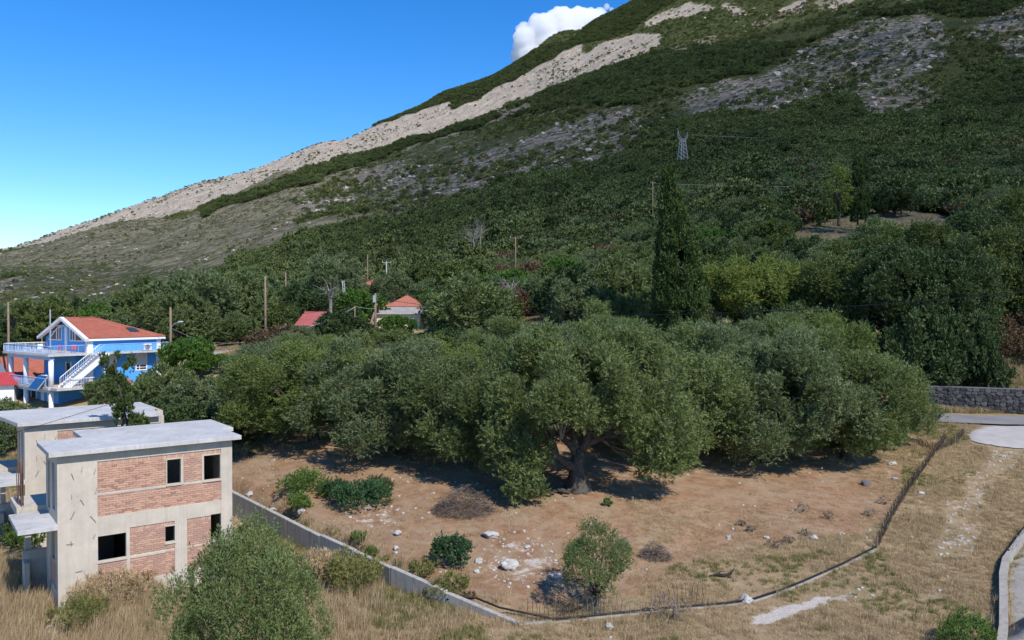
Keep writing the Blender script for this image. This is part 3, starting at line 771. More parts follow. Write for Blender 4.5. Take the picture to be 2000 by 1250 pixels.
# far ridge woods
x, y, z, px, py, front, forest, rock, pale, half, topf = grow(90000, 1420, 2900)
bk = (~front)
w = np.where(topf, .9, np.where(pale, np.clip(.14 + .9 * fbm(x / 70., y / 70., 55, 3), .03, .55), .38)) * np.where((px > 1300), 1.0, 1.0)
keep = bk & (rngm.random(len(x)) < w)
sc = np.where(topf, 2.6 + 3.2 * rngm.random(len(x)), np.where(pale, 1.0 + 3.2 * rngm.random(len(x)) ** 4, 1.8 + 2.8 * rngm.random(len(x)) ** 2))
scatter('ridge_woodland', maq[:3] + scr[:2], np.stack([x, y, z - .5], -1)[keep], sc[keep], 'dark wood and bushes on the far limestone ridge',
        vi=np.where(topf | (rngm.random(len(x)) < .5), rngm.integers(0, 3, len(x)), 3 + rngm.integers(0, 2, len(x)))[keep], seed=3)

# ================================================================ ROAD, ramp, kerbs
def strip(name, pts, width, mat, lift, kind='structure', nsub=12, z0=None, w2=None, thick=0):
    """sheet following the ground along a polyline"""
    pts = [Vector((p[0], p[1])) for p in pts]; cl = []
    for a, b in zip(pts[:-1], pts[1:]):
        for i in range(nsub): cl.append(a.lerp(b, i / nsub))
    cl.append(pts[-1]); v = []; f = []; k = 5
    for i, c in enumerate(cl):
        t = (cl[min(i + 1, len(cl) - 1)] - cl[max(i - 1, 0)]).normalized(); nn = Vector((-t.y, t.x))
        w = width if w2 is None else width + (w2 - width) * i / (len(cl) - 1)
        for j in range(k):
            q = c + nn * w * (j / (k - 1) - .5); v.append((q.x, q.y, zg(q.x, q.y) + lift if z0 is None else z0(q)))
    for i in range(len(cl) - 1):
        for j in range(k - 1): f.append((i * k + j, i * k + j + 1, (i + 1) * k + j + 1, (i + 1) * k + j))
    mb = MB(); mb.add(v, f); o = mb.build(name, mat, None, True)
    if thick:
        m = o.modifiers.new('t', 'SOLIDIFY'); m.thickness = thick; m.offset = -1
    return tag(o, kind=kind)
road_pts = [(78, 70), (60, 73.5), (48, 76), (40.5, 77.8), (34, 79.5), (24, 83), (12, 88)]
strip('road', road_pts, 5.6, M['asphalt'], .16, nsub=8)
def blob_sheet(name, pts, mat, lift, kind='structure', jit=.12, seed=1, sub=6):
    rr = random.Random(seed); q = []
    n = len(pts)
    for i in range(n):
        p0, p1, p2, p3 = [Vector(pts[(i + k - 1) % n]) for k in range(4)]
        for j in range(sub):
            t = j / sub
            c = .5 * ((2 * p1) + (p2 - p0) * t + (2 * p0 - 5 * p1 + 4 * p2 - p3) * t * t + (3 * p1 - p0 - 3 * p2 + p3) * t ** 3)
            q.append((c.x + rr.uniform(-jit, jit), c.y + rr.uniform(-jit, jit)))
    cx = sum(p[0] for p in q) / len(q); cy = sum(p[1] for p in q) / len(q)
    v = []; f = []; R = 8; m = len(q)
    for k in range(1, R + 1):
        for p in q:
            x = cx + (p[0] - cx) * k / R; y = cy + (p[1] - cy) * k / R; v.append((x, y, zg(x, y) + lift - (.1 if k == R else 0)))
    v.append((cx, cy, zg(cx, cy) + lift)); c = len(v) - 1
    for i in range(m): f.append((c, i, (i + 1) % m))
    for k in range(R - 1):
        for i in range(m): f.append((k * m + i, (k + 1) * m + i, (k + 1) * m + (i + 1) % m, k * m + (i + 1) % m))
    mb = MB(); mb.add(v, f); return tag(mb.build(name, mat, None, True), kind=kind)
ap = [G(1893, 852), G(1915, 838), G(1960, 834), G(2080, 838), G(2110, 880), G(2010, 879), G(1945, 872), G(1905, 864)]
blob_sheet('concrete_ramp', [(p.x, p.y) for p in ap], M['apron'], .17, jit=.12)
# low concrete wall, in cast lengths
def low_wall():
    pts = WALL_LINE; e = empty('low_concrete_wall', (pts[2][0], pts[2][1], 0), 'long stained concrete retaining wall running down between the unfinished house and the bare earth plot', 'wall')
    ox, oy = pts[2][0], pts[2][1]
    for (a, b) in zip(pts[:-1], pts[1:]):
        a = Vector(a); b = Vector(b); n = max(1, int((b - a).length / 3.2))
        for i in range(n):
            p = a.lerp(b, i / n); q = a.lerp(b, (i + 1) / n) - (b - a).normalized() * .02
            t = (q - p); nn = Vector((-t.y, t.x, 0)).normalized() * .13
            step = random.Random(int(p.x * 31)).uniform(-.05, .05)
            mb = MB(); vs = []
            for c, zt in ((p, p.z + step), (q, q.z + step)):
                zb = -.5
                vs += [(c.x + nn.x - ox, c.y + nn.y - oy, zb), (c.x - nn.x - ox, c.y - nn.y - oy, zb), (c.x - nn.x - ox, c.y - nn.y - oy, zt), (c.x + nn.x - ox, c.y + nn.y - oy, zt)]
            mb.add(vs, [(0, 1, 2, 3), (7, 6, 5, 4), (0, 4, 5, 1), (1, 5, 6, 2), (2, 6, 7, 3), (3, 7, 4, 0)])
            mb.build('wall_section', M['wallconc'], e, bevel=.02)
low_wall()
KP = [(1012, 1222), (1080, 1217), (1150, 1211), (1225, 1203), (1300, 1195), (1420, 1184), (1470, 1176), (1530, 1158), (1575, 1140), (1650, 1106), (1716, 1074)]
KG = [G(*p) for p in KP]; rr_ = random.Random(2)
mb = MB()
for a, b in zip(KG[:-1], KG[1:]): mb.beam(a + Vector((0, 0, -.05 + rr_.uniform(-.03, .02))), b + Vector((0, 0, -.05 + rr_.uniform(-.03, .02))), .2, .22)
tag(mb.build('kerb', M['kerbconc'], bevel=.015), 'low broken concrete kerb curving along the front edge of the bare plot', 'kerb')
rr = random.Random(5); path = []
wp = [G(872, 1186) + Vector((0, 0, .35)), G(930, 1190) + Vector((0, 0, .5)), G(975, 1202) + Vector((0, 0, .35))] + [k + Vector((rr.uniform(-.04, .04), rr.uniform(-.05, .05), .15)) for k in KG[1:]]
mb = MB(); mb.tube(wp, .045, 6)
tag(mb.build('black_pipe', M['black'], None, True), 'black plastic water pipe lying along the top of the kerb', 'pipe')

# ================================================================ UNFINISHED HOUSES
HR = Vector((.80, .60)); HL = Vector((-.60, .80))
def wall_boxes(mb, u0, u1, z0, z1, holes, plane, t, axis='x'):
    """wall in the u-z plane with rectangular holes; plane = outer coordinate, t = thickness (inwards)"""
    us = sorted({u0, u1} | {h[0] for h in holes} | {h[1] for h in holes}); us = [u for u in us if u0 <= u <= u1]
    for a, b in zip(us[:-1], us[1:]):
        segs = [(h[2], h[3]) for h in holes if h[0] <= a + 1e-6 and h[1] >= b - 1e-6]; z = z0
        for s0, s1 in sorted(segs):
            if s0 > z: mb.box(*((a, b, plane, plane + t) if axis == 'x' else (plane, plane + t, a, b)), z, s0)
            z = s1
        if z < z1: mb.box(*((a, b, plane, plane + t) if axis == 'x' else (plane, plane + t, a, b)), z, z1)

def unfinished(loc, label, first, group):
    root = empty('unfinished_house', loc, label, 'house', None, math.atan2(HR.y, HR.x))
    rg = random.Random(3 if first else 4)
    L = 7.66 if first else 7.3; C = M['concrete']
    # roof slab (local x along the long face, y inwards)
    o = .36
    sl = [(-o, -o), (L + .35, -o), (L + .35, 2.55), (L + .9, 2.55), (L + .9, 6.4), (1.6, 6.4), (1.6, 3.65), (-o, 3.5)]
    if not first: sl = [(-o, -o), (L - .3, -o), (L - .3, 2.55), (L + .1, 2.55), (L + .1, 6.4), (-.9, 6.4), (-.9, 3.65), (-o - .5, 3.5)]
    MB().prism(sl, 7.06, 7.27).build('roof_slab', M['slab'], root, bevel=.012)
    # long facade : concrete frame with holes, brick panels set 4 cm back
    win = [(4.6, 5.22, 5.2, 6.36), (6.3, 7.08, 5.17, 6.37), (1.61, 2.79, 2.08, 3.22), (4.51, 4.93, 2.45, 3.2), (6.62, 7.1, 2.2, 3.46)]
    pan = [(1.61, 7.12, 4.12, 5.115), (5.34, 6.2, 5.115, 6.62), (1.61, 4.55, 5.115, 6.62), (4.55, 5.34, 6.44, 6.62), (6.2, 7.12, 6.44, 6.62),
           (1.61, 2.79, .95, 2.0), (2.95, 4.51, .95, 3.42), (4.51, 4.93, .95, 2.38), (5.49, 6.62, .95, 3.42), (6.62, 7.12, .95, 2.12), (4.51, 4.93, 3.26, 3.42)]
    fr = MB(); wall_boxes(fr, 0, L, -.8, 7.06, [(a, b, c, d) for a, b, c, d in win + pan], 0, .22)
    # back up the brick panels
    fr.build('concrete_frame', C, root, bevel=.008)
    bk = MB()
    for a, b, c, d in pan: bk.box(a, b, .055, .20, c, d)
    bk.build('mortar_backing', M['mortar'], root)
    # bricks
    meshes = []
    for k in range(6):
        q = MB(); j = lambda: rg.uniform(-.004, .004)
        q.box(j(), .262 + j(), -.028 + j(), .03, j(), .080 + j()); me = bpy.data.meshes.new('brick'); me.from_pydata(q.v, [], q.f); me.materials.append(M['brick']); meshes.append(me)
    nb = 0; stuff = MB(); stint = []
    for (a, b, c, d) in [pan[2], pan[0]] + [pan[1]] + pan[3:]:
        z = c + .008; row = 0
        while z + .086 < d + .004:
            band = abs(z - 5.12) < .06 or abs(z - 2.02) < .05
            top = z > (6.42 if c > 4 else 3.22) and z < 6.7
            if not band:
                x = a - (.145 if row % 2 else 0) + .006
                if top and d - z < .28:      # soldier course of bricks on end
                    x = a
                    while x < b - .06:
                        q = stuff; o_ = len(q.v); sl_ = .05
                        q.add([(x, .03, z), (x + .06, .03, z), (x + .06 + sl_, .03, z + .17), (x + sl_, .03, z + .17), (x, .065, z), (x + .06, .065, z), (x + .06 + sl_, .065, z + .17), (x + sl_, .065, z + .17)],
                              [(3, 2, 1, 0), (4, 5, 6, 7), (0, 1, 5, 4), (1, 2, 6, 5), (2, 3, 7, 6), (3, 0, 4, 7)]); stint += [rg.random()] * 8; x += .085
                    break
                while x < b - .03:
                    x0 = max(x, a + .004); x1 = min(x + .262, b - .004)
                    if x1 - x0 > .05:
                        if x1 - x0 > .255 and nb < 298 and first:
                            bo = link(bpy.data.objects.new('brick', meshes[rg.randrange(6)]), root); bo.location = (x0, .055, z); nb += 1
                        else:
                            stuff.box(x0, x1, .027 + rg.uniform(-.004, .004), .075, z, z + .080); stint += [rg.random()] * 8
                    x += .285
            z += .1; row += 1
    so = stuff.build('brick_courses', M['brick'], root); so['kind'] = 'stuff'
    at = so.data.attributes.new('tint', 'FLOAT', 'POINT'); at.data.foreach_set('value', np.array(stint, np.float32))
    mf = MB()      # mid-height tie strips and window surrounds
    for a, b, z in ((1.61, 4.55, 5.08), (5.34, 6.2, 5.08), (1.61, 2.79, 2.0), (2.95, 4.51, 1.98)): mf.box(a, b, .012, .06, z, z + .1)
    mf.build('tie_strip', C, root)
    for (a, b, c, d) in win:
        sm = MB(); sm.box(a - .05, b + .05, -.025, .24, c - .085, c - .004); sm.build('window_sill', C, root)
    # left face : wall at x=0..0.22 with deep openings
    lw = MB(); wall_boxes(lw, .225, 3.4, -.8, 7.06, [(.75, 1.5, 4.5, 6.6), (2.2, 2.9, 4.3, 6.5), (.85, 1.9, 2.2, 3.6), (.45, 2.3, 1.0, 2.15), (1.7, 2.6, -.4, .98)], 0, .22, 'y'); lw.build('end_wall', C, root, bevel=.008)
    b2 = MB(); b2.box(.05, .2, .45, 2.3, 1.0, 2.15); b2.box(.05, .2, .42, .74, 4.5, 6.6); b2.build('brick_infill', M['brick'], root)
    # walls behind the notch, right end, back
    ow = MB(); ow.box(.225, 1.9, 3.18, 3.4, -.8, 7.06); ow.box(1.9, 2.12, 3.4, 6.2, -.8, 7.06); ow.box(L - .22, L, .225, 2.3, -.8, 7.06)
    ow.box(L + .35, L + .57, 2.8, 6.2, -.8, 7.06); ow.box(2.12, L + .57, 5.98, 6.2, -.8, 7.06); ow.box(L, L + .57, 2.58, 2.8, -.8, 7.06); ow.build('rear_wall', C, root)
    fl = MB(); fl.box(.23, L - .23, .23, 3.1, 3.6, 3.86); fl.box(2.15, L + .3, 3.1, 5.95, 3.6, 3.86); fl.box(.23, L - .23, .23, 5.9, .2, .4); fl.build('floor_slab', C, root)
    MB().box(3.4, 3.6, .24, 5.9, .41, 7.05).build('inner_wall', M['dark_in'], root)  # near-black colour stands in for the darkness of the rooms
    # balcony slab
    MB().box(-1.55, -.002, -.35, 3.2, 3.86, 4.05).build('balcony_slab', M['slab'], root, bevel=.012)
    # low stub walls left of the entrance, with starter bars
    st = MB(); st.box(-.9, 1.85, 4.2, 4.4, -.8, 2.0); st.box(-.9, -.7, 3.42, 4.19, -.8, 1.6); st.box(-.75, -.5, 4.6, 4.85, -.8, 3.84); st.build('stub_wall', C, root)
    MB().box(-1.2, 1.6, 3.42, 6.2, 3.86, 4.25).build('raised_floor_edge', C, root)
    for k in range(8):
        x = -1.1 + rg.uniform(-.05, .25); y = 3.6 + .32 * k * .5
        MB().tube([(x, y, 4.2), (x + rg.uniform(-.03, .03), y, 5.6), (x + rg.uniform(-.06, .06), y + .03, 6.35 + rg.uniform(-.2, .2))], .022, 5).build('starter_bar', M['rust'], root)
    # bent tie wires sticking from the concrete
    tw = MB()
    for (x, z, a) in [(.55, 6.2, -1.2), (.95, 6.25, 1.4), (1.45, 6.1, 1.2), (.55, 5.1, 1.5), (.9, 5.0, -1), (1.5, 5.2, 1.3), (.5, 4.2, 1.1), (1.3, 4.2, -.9), (.5, 3.2, -1.4), (.35, 3.1, 0), (.7, 1.8, .1), (1.4, 3.2, 1.1)]:
        l_ = rg.uniform(.18, .4); tw.tube([(x, .0, z), (x + .02, -.04, z), (x + l_ * math.cos(a), -.05, z + l_ * math.sin(a))], .009, 4)
    tw.build('tie_wire', M['rust'], root)
    return root
HA = Vector((-20.0, 35.9))
unfinished((HA.x, HA.y, 0), 'nearest unfinished two-storey house of raw concrete and red brick infill', True, None)
H2 = HA + HL * 11.5
unfinished((H2.x, H2.y, 0), 'second unfinished concrete house partly hidden behind the nearer one', False, None)

# ================================================================ BLUE HOUSE
BC = Vector((-50.8, 90.0)); BR = Vector((.62, .785)); BZ = 1.4
bh = empty('blue_house', (BC.x, BC.y, BZ), 'bright blue house with white trim, terraces and a red tiled hipped roof', 'house', None, math.atan2(BR.y, BR.x))
class LM(MB):
    def box(s, x0, x1, y0, y1, z0, z1): return MB.box(s, x0, x1, y0, y1, z0 - BZ, z1 - BZ)
def lb(name, mat, *boxes, bevel=0):
    m = LM()
    for b in boxes: m.box(*b)
    return m.build(name, mat, bh, bevel=bevel)
W0, W1 = 1.2, 12.6; YM = (W0 + W1) / 2; EZ = 9.95; RZ_ = 12.25
lb('wall', M['blue'], (4.7, 13.2, W0, W1, 0, 9.9), (1.6, 4.7, 1.8, 12, 0, 4.4), (4.0, 4.7, 3, 11.5, 4.78, 8.0))
m = MB(); zz = lambda z: z - BZ
m.add([(4.69, W0, zz(8.4)), (4.69, W1, zz(8.4)), (4.69, W1, zz(9.95)), (4.69, YM, zz(12.1)), (4.69, W0, zz(9.95)), (4.9, W0, zz(8.4)), (4.9, W1, zz(8.4)), (4.9, W1, zz(9.95)), (4.9, YM, zz(12.1)), (4.9, W0, zz(9.95))],
      [(0, 1, 2, 3, 4), (9, 8, 7, 6, 5), (2, 3, 8, 7), (3, 4, 9, 8)]); m.build('gable_wall', M['blue'], bh)
def roof_slope(e0, e1, topf, name, mat, parent, pitch=.22, nrow=14, amp=.05):
    """corrugated tile slope; e0,e1 eave ends, topf(u) -> 3d ridge point above eave parameter u"""
    e0 = Vector(e0); e1 = Vector(e1); n = max(4, int((e1 - e0).length / pitch)); v = []; f = []
    nrm = (e1 - e0).cross(topf(.5) - e0.lerp(e1, .5)).normalized()
    if nrm.z < 0: nrm = -nrm
    K = n * 3
    for i in range(K + 1):
        u = i / K; b = e0.lerp(e1, u); t = topf(u); h = [0, 1, .55][i % 3] * amp
        for j in range(nrow + 1):
            w = j / nrow; c = b.lerp(t, w)
            v.append(c + nrm * (h + (0.03 if j % 2 == 0 else 0)))
    for i in range(K):
        for j in range(nrow): f.append((i * (nrow + 1) + j, (i + 1) * (nrow + 1) + j, (i + 1) * (nrow + 1) + j + 1, i * (nrow + 1) + j + 1))
    q = MB(); q.add(v, f); return q.build(name, mat, parent)
x0r, x1r, y0r, y1r = 4.2, 13.75, .75, 13.05; RX = 7.9
def V(x, y, z): return Vector((x, y, z - BZ))
def tf(u):
    x = x0r + (x1r - x0r) * u
    return V(x, YM, RZ_) if x < RX else V(x, y0r + (YM - y0r) * (x1r - x) / (x1r - RX), EZ + (RZ_ - EZ) * (x1r - x) / (x1r - RX))
roof_slope(V(x0r, y0r, EZ), V(x1r, y0r, EZ), tf, 'roof_slope', M['tile'], bh, nrow=26)
roof_slope(V(x0r, y1r, EZ), V(x1r, y1r, EZ), lambda u: Vector((tf(u).x, 2 * YM - tf(u).y + 0, tf(u).z)), 'roof_slope', M['tile'], bh)
def tf2(u):
    y = y0r + (y1r - y0r) * u; k = 1 - abs(2 * u - 1)
    return V(x1r - (x1r - RX) * k, y, EZ + (RZ_ - EZ) * k)
roof_slope(V(x1r, y0r, EZ), V(x1r, y1r, EZ), tf2, 'roof_slope', M['tile'], bh)
m = MB(); m.tube([V(x0r, YM, RZ_ + .06), V(RX, YM, RZ_ + .06), V(x1r, y0r, EZ + .06)], .11, 7); m.tube([V(RX, YM, RZ_ + .06), V(x1r, y1r, EZ + .06)], .11, 7); m.build('ridge_tile', M['tile'], bh)
lb('eave_board', M['white'], (x0r, x1r, y0r - .03, y0r + .1, EZ - .25, EZ - .01), (x1r - .1, x1r + .02, y0r + .1, y1r, EZ - .25, EZ - .01), (4.7, x1r - .1, y0r + .1, W0, EZ - .2, EZ - .1))
for sy, ye in ((1, .45), (-1, 13.35)):
    m = MB(); m.beam(V(4.15, ye, EZ - .12), V(4.15, YM, RZ_ + .04), .42, .32); m.build('barge_board', M['white'], bh)
# pillars
lb('corner_pillar', M['white'], (4.45, 5.15, W0 - .12, W0 + .3, 0, 9.9)); lb('corner_pillar', M['white'], (12.8, 13.32, W0 - .12, W0 + .3, 0, 9.9))
for y in (.25, 6.9, 11.1):
    for z0, z1 in ((0, 4.45), (4.78, 7.75)):
        m = MB(); m.tube([V(.2, y, z0), V(.2, y, z1)], .27, 14); m.build('column', M['white'], bh, True)
lb('terrace_slab', M['slab'], (-.35, 4.69, -.3, 12.1, 8.14, 8.35), (4.69, 13.7, -.3, W0 - .13, 8.14, 8.35), bevel=.02)
lb('terrace_beam', M['bluerail'], (-.05, .45, -.02, 11.5, 7.76, 8.138))
lb('lower_slab', M['slab'], (-.35, 4.69, -.3, 12.1, 4.46, 4.76), (-.1, 4.0, -1.9, -.302, 4.46, 4.76), bevel=.02)
lb('lower_beam', M['bluerail'], (-.05, .45, -.02, 11.5, 4.15, 4.458))
lb('terrace_paving', M['marble'], (-.3, 4.68, -.25, 12.05, 8.352, 8.372)); lb('terrace_paving', M['marble'], (-.3, 4.68, -.25, 12.05, 4.762, 4.782))
def railing(name, p, q, h=.95, n=None, mat=None, parent=None, col='white'):
    """p,q local 3d points of the rail foot"""
    p = Vector(p); q = Vector(q); L = (q - p).length; n = n or int(L / .16)
    m = MB(); up = Vector((0, 0, h))
    m.tube([p + up, q + up], .045, 5); m.tube([p + Vector((0, 0, .1)), q + Vector((0, 0, .1))], .025, 4)
    for i in range(n + 1):
        c = p.lerp(q, i / n); m.tube([c + Vector((0, 0, .1)), c + up], .03 if i % 10 == 0 else .015, 4, False)
    return m.build(name, mat or M['white'], parent or bh)
railing('railing', V(-.25, -.2, 8.35), V(-.25, 12.0, 8.35), mat=M['bluerail']); railing('railing', V(-.25, -.2, 8.35), V(3.6, -.2, 8.35), mat=M['bluerail']); railing('railing', V(5.2, -.2, 8.35), V(13.6, -.2, 8.35), mat=M['bluerail'])
railing('railing', V(13.6, -.2, 8.35), V(13.6, 1.1, 8.35)); railing('railing', V(-.25, 12, 8.35), V(4.6, 12, 8.35)); railing('railing', V(-.25, .5, 4.76), V(-.25, 12, 4.76), mat=M['bluerail'])
railing('railing', V(.9, -1.8, 4.76), V(3.9, -1.8, 4.76)); railing('railing', V(3.9, -1.8, 4.76), V(3.9, -.3, 4.76))
# outside stair
st = LM(); ns = 15
for i in range(ns):
    x = .9 + 4.3 * i / ns; z = 4.8 + 3.5 * (i + 1) / ns; st.box(x, x + .36, -1.55, -.35, z - .2, z)
st.build('stair_tread', M['marble'], bh)
for y in (-1.62, -.32):
    m = MB(); m.add([V(.7, y, 4.5), V(1.2, y, 4.5), V(5.5, y, 7.9), V(5.5, y, 8.35), V(5.2, y, 8.38), V(.7, y, 4.9), V(.7, y + .07, 4.5), V(1.2, y + .07, 4.5), V(5.5, y + .07, 7.9), V(5.5, y + .07, 8.35), V(5.2, y + .07, 8.38), V(.7, y + .07, 4.9)],
          [(0, 1, 2, 3, 4, 5), (11, 10, 9, 8, 7, 6), (0, 6, 7, 1), (1, 7, 8, 2), (2, 8, 9, 3), (3, 9, 10, 4), (4, 10, 11, 5), (5, 11, 6, 0)]); m.build('stair_side', M['white'], bh)
    railing('stair_railing', V(.9, y + .03, 4.9), V(5.2, y + .03, 8.38), .9, 22, M['bluerail'] if y < -1 else M['white'])
lb('stair_landing', M['white'], (5.0, 5.7, -1.7, -.302, 8.1, 8.34))
# windows of the long side
for (a, b) in ((6.55, 7.8), (10.3, 11.5)):
    w = lb('window', M['white'], (a - .12, b + .12, W0 - .06, W0 + .02, 5.95, 6.07), (a - .12, a, W0 - .06, W0 + .02, 6.07, 7.9), (b, b + .12, W0 - .06, W0 + .02, 6.07, 7.9), (a - .12, b + .12, W0 - .06, W0 + .02, 7.9, 8.02))
    s = lb('shutter', M['shutter'], (a, b, W0 - .035, W0 + .0, 6.6, 7.9)); g = lb('pane', M['glass'], (a, b, W0 - .02, W0 + .0, 6.07, 6.595)); lt = lb('lattice', M['white'], (a + .35, a + .42, W0 - .05, W0 - .025, 6.07, 6.6), (a, b, W0 - .052, W0 - .026, 6.3, 6.36))
    for o in (s, g, lt): o.parent = w
# small tiled canopy, lower rail, door recess
roof_slope(V(5.3, W0 - .75, 4.55), V(9.6, W0 - .75, 4.55), lambda u: V(5.3 + 4.3 * u, W0, 4.95), 'canopy_roof', M['tile'], bh, nrow=3)
lb('canopy_slab', M['white'], (5.25, 9.65, W0 - .8, W0 - .01, 4.32, 4.5))
railing('railing', V(6.0, -.6, 2.4), V(9.6, -.6, 2.4)); lb('lower_patio', M['white'], (5.2, 9.8, -.9, W0 - .01, 2.1, 2.4))
lb('garden_stair', M['marble'], *[(4.4 + .28 * i, 4.7 + .28 * i, -1.5, -.35, 0, 4.4 - .24 * i) for i in range(6)])
# gable windows and door
for s_ in (1, -1):
    a = YM + s_ * 1.15; b = YM + s_ * 4.6; fx = 4.62
    m = MB(); t = .12
    P3 = [V(fx, a, 9.65), V(fx, b, 9.65), V(fx, a + s_ * 1.2, 11.05), V(fx, a, 11.3)]
    for p, q in zip(P3, P3[1:] + P3[:1]): m.beam(p, q, .1, t)
    m.beam(V(fx, a + s_ * 1.3, 9.65), V(fx, a + s_ * 1.3, 11.0), .1, .16); m.beam(V(fx, a + s_ * .65, 9.65), V(fx, a + s_ * .65, 11.15), .1, .1)
    w = m.build('gable_window', M['white'], bh)
    g = MB(); g.add([V(4.66, a, 9.65), V(4.66, b, 9.65), V(4.66, a + s_ * 1.2, 11.05), V(4.66, a, 11.3)], [(0, 1, 2, 3)]); go_ = g.build('pane', M['glass'], w); md = go_.modifiers.new('s', 'SOLIDIFY'); md.thickness = .02
lb('door', M['white'], (4.6, 4.69, YM - .3, YM + .3, 8.38, 11.2)); lb('awning', M['steel'], (4.25, 4.6, YM - 2.2, YM + 2.2, 11.28, 11.48))
sw = MB(); cz = lambda y: EZ + (RZ_ - EZ) * 0
sx, sy = 10.2, 2.3; k0 = (RZ_ - EZ) / (YM - y0r)
m = MB(); zc_ = lambda y: EZ + (y - y0r) * k0 + .12
m.add([V(sx, sy, zc_(sy)), V(sx + 1.1, sy, zc_(sy)), V(sx + 1.1, sy + 1.3, zc_(sy + 1.3)), V(sx, sy + 1.3, zc_(sy + 1.3))], [(0, 1, 2, 3)]); o = m.build('skylight', M['glass'], bh); md = o.modifiers.new('s', 'SOLIDIFY'); md.thickness = .12
lb('ground_floor_shade_panel', M['dark_in'], (1.54, 1.59, 3.0, 4.3, 1.9, 3.9), (1.54, 1.59, 7.6, 8.8, 2.3, 3.9)); lb('opening_frame', M['white'], (1.50, 1.58, 2.8, 2.99, 1.7, 4.0), (1.5, 1.58, 4.31, 4.5, 1.7, 4.0), (1.5, 1.58, 5.4, 6.2, 1.4, 4.4), (1.5, 1.58, 7.4, 7.59, 2.1, 4.0), (1.5, 1.58, 8.81, 9.0, 2.1, 4.0))  # flat dark panels on the wall, painting the shade inside its openings
lb('door_recess', M['white'], (3.92, 3.99, 4.0, 4.2, 4.8, 7.2), (3.92, 3.99, 5.2, 5.4, 4.8, 7.2)); lb('doorway_shade_panel', M['dark_in'], (3.93, 3.985, 4.21, 5.19, 4.8, 7.0))  # dark panel between the jambs paints the shade of the doorway
def bworld(x, y, z): return Vector((BC.x + BR.x * x - BR.y * y, BC.y + BR.y * x + BR.x * y, z))
BA = math.atan2(BR.y, BR.x)
def ac_unit(x, y, z, label):
    e = empty('air_conditioner', bworld(x, y, z), label, 'air conditioner', None, BA)
    MB().box(0, 1.0, 0, .4, 0, .8).build('casing', M['white'], e, bevel=.02)
    mb = MB(); mb.tube([(.42, -.03, .4), (.42, .01, .4)], .3, 16); mb.build('fan_grille', M['dark_in'], e)
    mb = MB()
    for r_ in (.1, .2, .3): mb.tube([(.42 + r_ * math.cos(a), -.045, .4 + r_ * math.sin(a)) for a in np.linspace(0, 6.283, 17)], .012, 4)
    mb.build('guard_ring', M['white'], e)
ac_unit(10.7, .1, 8.4, 'white air conditioner unit on the upper balcony of the blue house')
ac_unit(6.6, .0, 2.45, 'white air conditioner unit below the small tiled canopy of the blue house')
sp = empty('solar_water_heater', bworld(.2, 2.6, 4.8), 'tilted blue solar water heater panel on the lower terrace of the blue house', 'solar panel', None, BA)
m = MB(); m.add([(-1.3, -2.0, -.25), (-1.3, .3, -.25), (-.2, .3, 1.15), (-.2, -2.0, 1.15)], [(0, 1, 2, 3)]); o = m.build('panel', M['panel'], sp); md = o.modifiers.new('s', 'SOLIDIFY'); md.thickness = .07
m = MB()
for p, q in (((-1.3, -2.0, -.25), (-1.3, .3, -.25)), ((-1.3, .3, -.25), (-.2, .3, 1.15)), ((-.2, .3, 1.15), (-.2, -2, 1.15)), ((-.2, -2, 1.15), (-1.3, -2, -.25)), ((-.2, .3, 1.15), (-.1, .3, 0)), ((-.2, -2, 1.15), (-.1, -2, 0))): m.beam(p, q, .09, .09)
m.build('frame', M['steel'], sp)
m = MB(); m.tube([(.1, -1.9, 1.0), (.1, -1.85, 1.0), (.1, .1, 1.0), (.1, .15, 1.0)], [.2, .28, .28, .2], 12); m.build('tank', M['white'], sp, True)
def chair(x, y, z, rz, mat, label, group=None):
    e = empty('terrace_chair', bworld(x, y, z), label, 'chair', group, rz)
    MB().box(-.25, .25, -.25, .25, .40, .45).build('seat', mat, e); MB().box(-.25, .25, .21, .25, .45, .95).build('backrest', mat, e)
    for a in (-.22, .22):
        for b in (-.22, .22): MB().tube([(a, b, 0), (a, b, .4)], .022, 5).build('leg', mat, e)
chair(3.2, 1.6, 8.38, .4, M['red_sheet'], 'dark red chair nearest the stair on the upper terrace', 'red terrace chairs')
chair(2.4, 2.9, 8.38, 1.5, M['red_sheet'], 'dark red chair in the middle of the upper terrace', 'red terrace chairs')
chair(1.3, 5.8, 8.38, .4, M['white'], 'white chair on the upper terrace beside the middle column', 'white terrace chairs')
chair(1.2, 9.0, 8.38, 2.4, M['white'], 'white chair at the far left end of the upper terrace', 'white terrace chairs')
e = empty('terrace_table', bworld(1.6, 7.5, 8.38), 'white table between the white chairs on the upper terrace', 'table', None, BA)
MB().box(-.5, .5, -.7, .7, .72, .76).build('tabletop', M['white'], e)
for a in (-.42, .42):
    for b in (-.6, .6): MB().tube([(a, b, 0), (a, b, .72)], .03, 5).build('leg', M['white'], e)
chair(.8, -2.6, 1.6, .2, M['bluerail'], 'pale blue chair on the ground in front of the blue house')
mm = MB(); mm.tube([(0, 0, 0), (0, 0, 5.0)], .07, 6)
mm2 = mm.build('mast', M['steel'], None); mm2.location = bworld(.1, .1, 8.36); tag(mm2, 'thin metal mast standing on the upper terrace corner of the blue house', 'mast')
mm = MB(); mm.tube([(0, 0, 0), (0, 0, 1.9), (0, -1.5, 2.1), (0, -4.2, 2.5)], .035, 5)
o = mm.build('pergola_pipe', M['steel'], None); o.location = bworld(4.0, 12.0, 8.36); o.rotation_euler = (0, 0, BA); tag(o, 'bent pale pipe rising from the far end of the upper terrace', 'pipe')

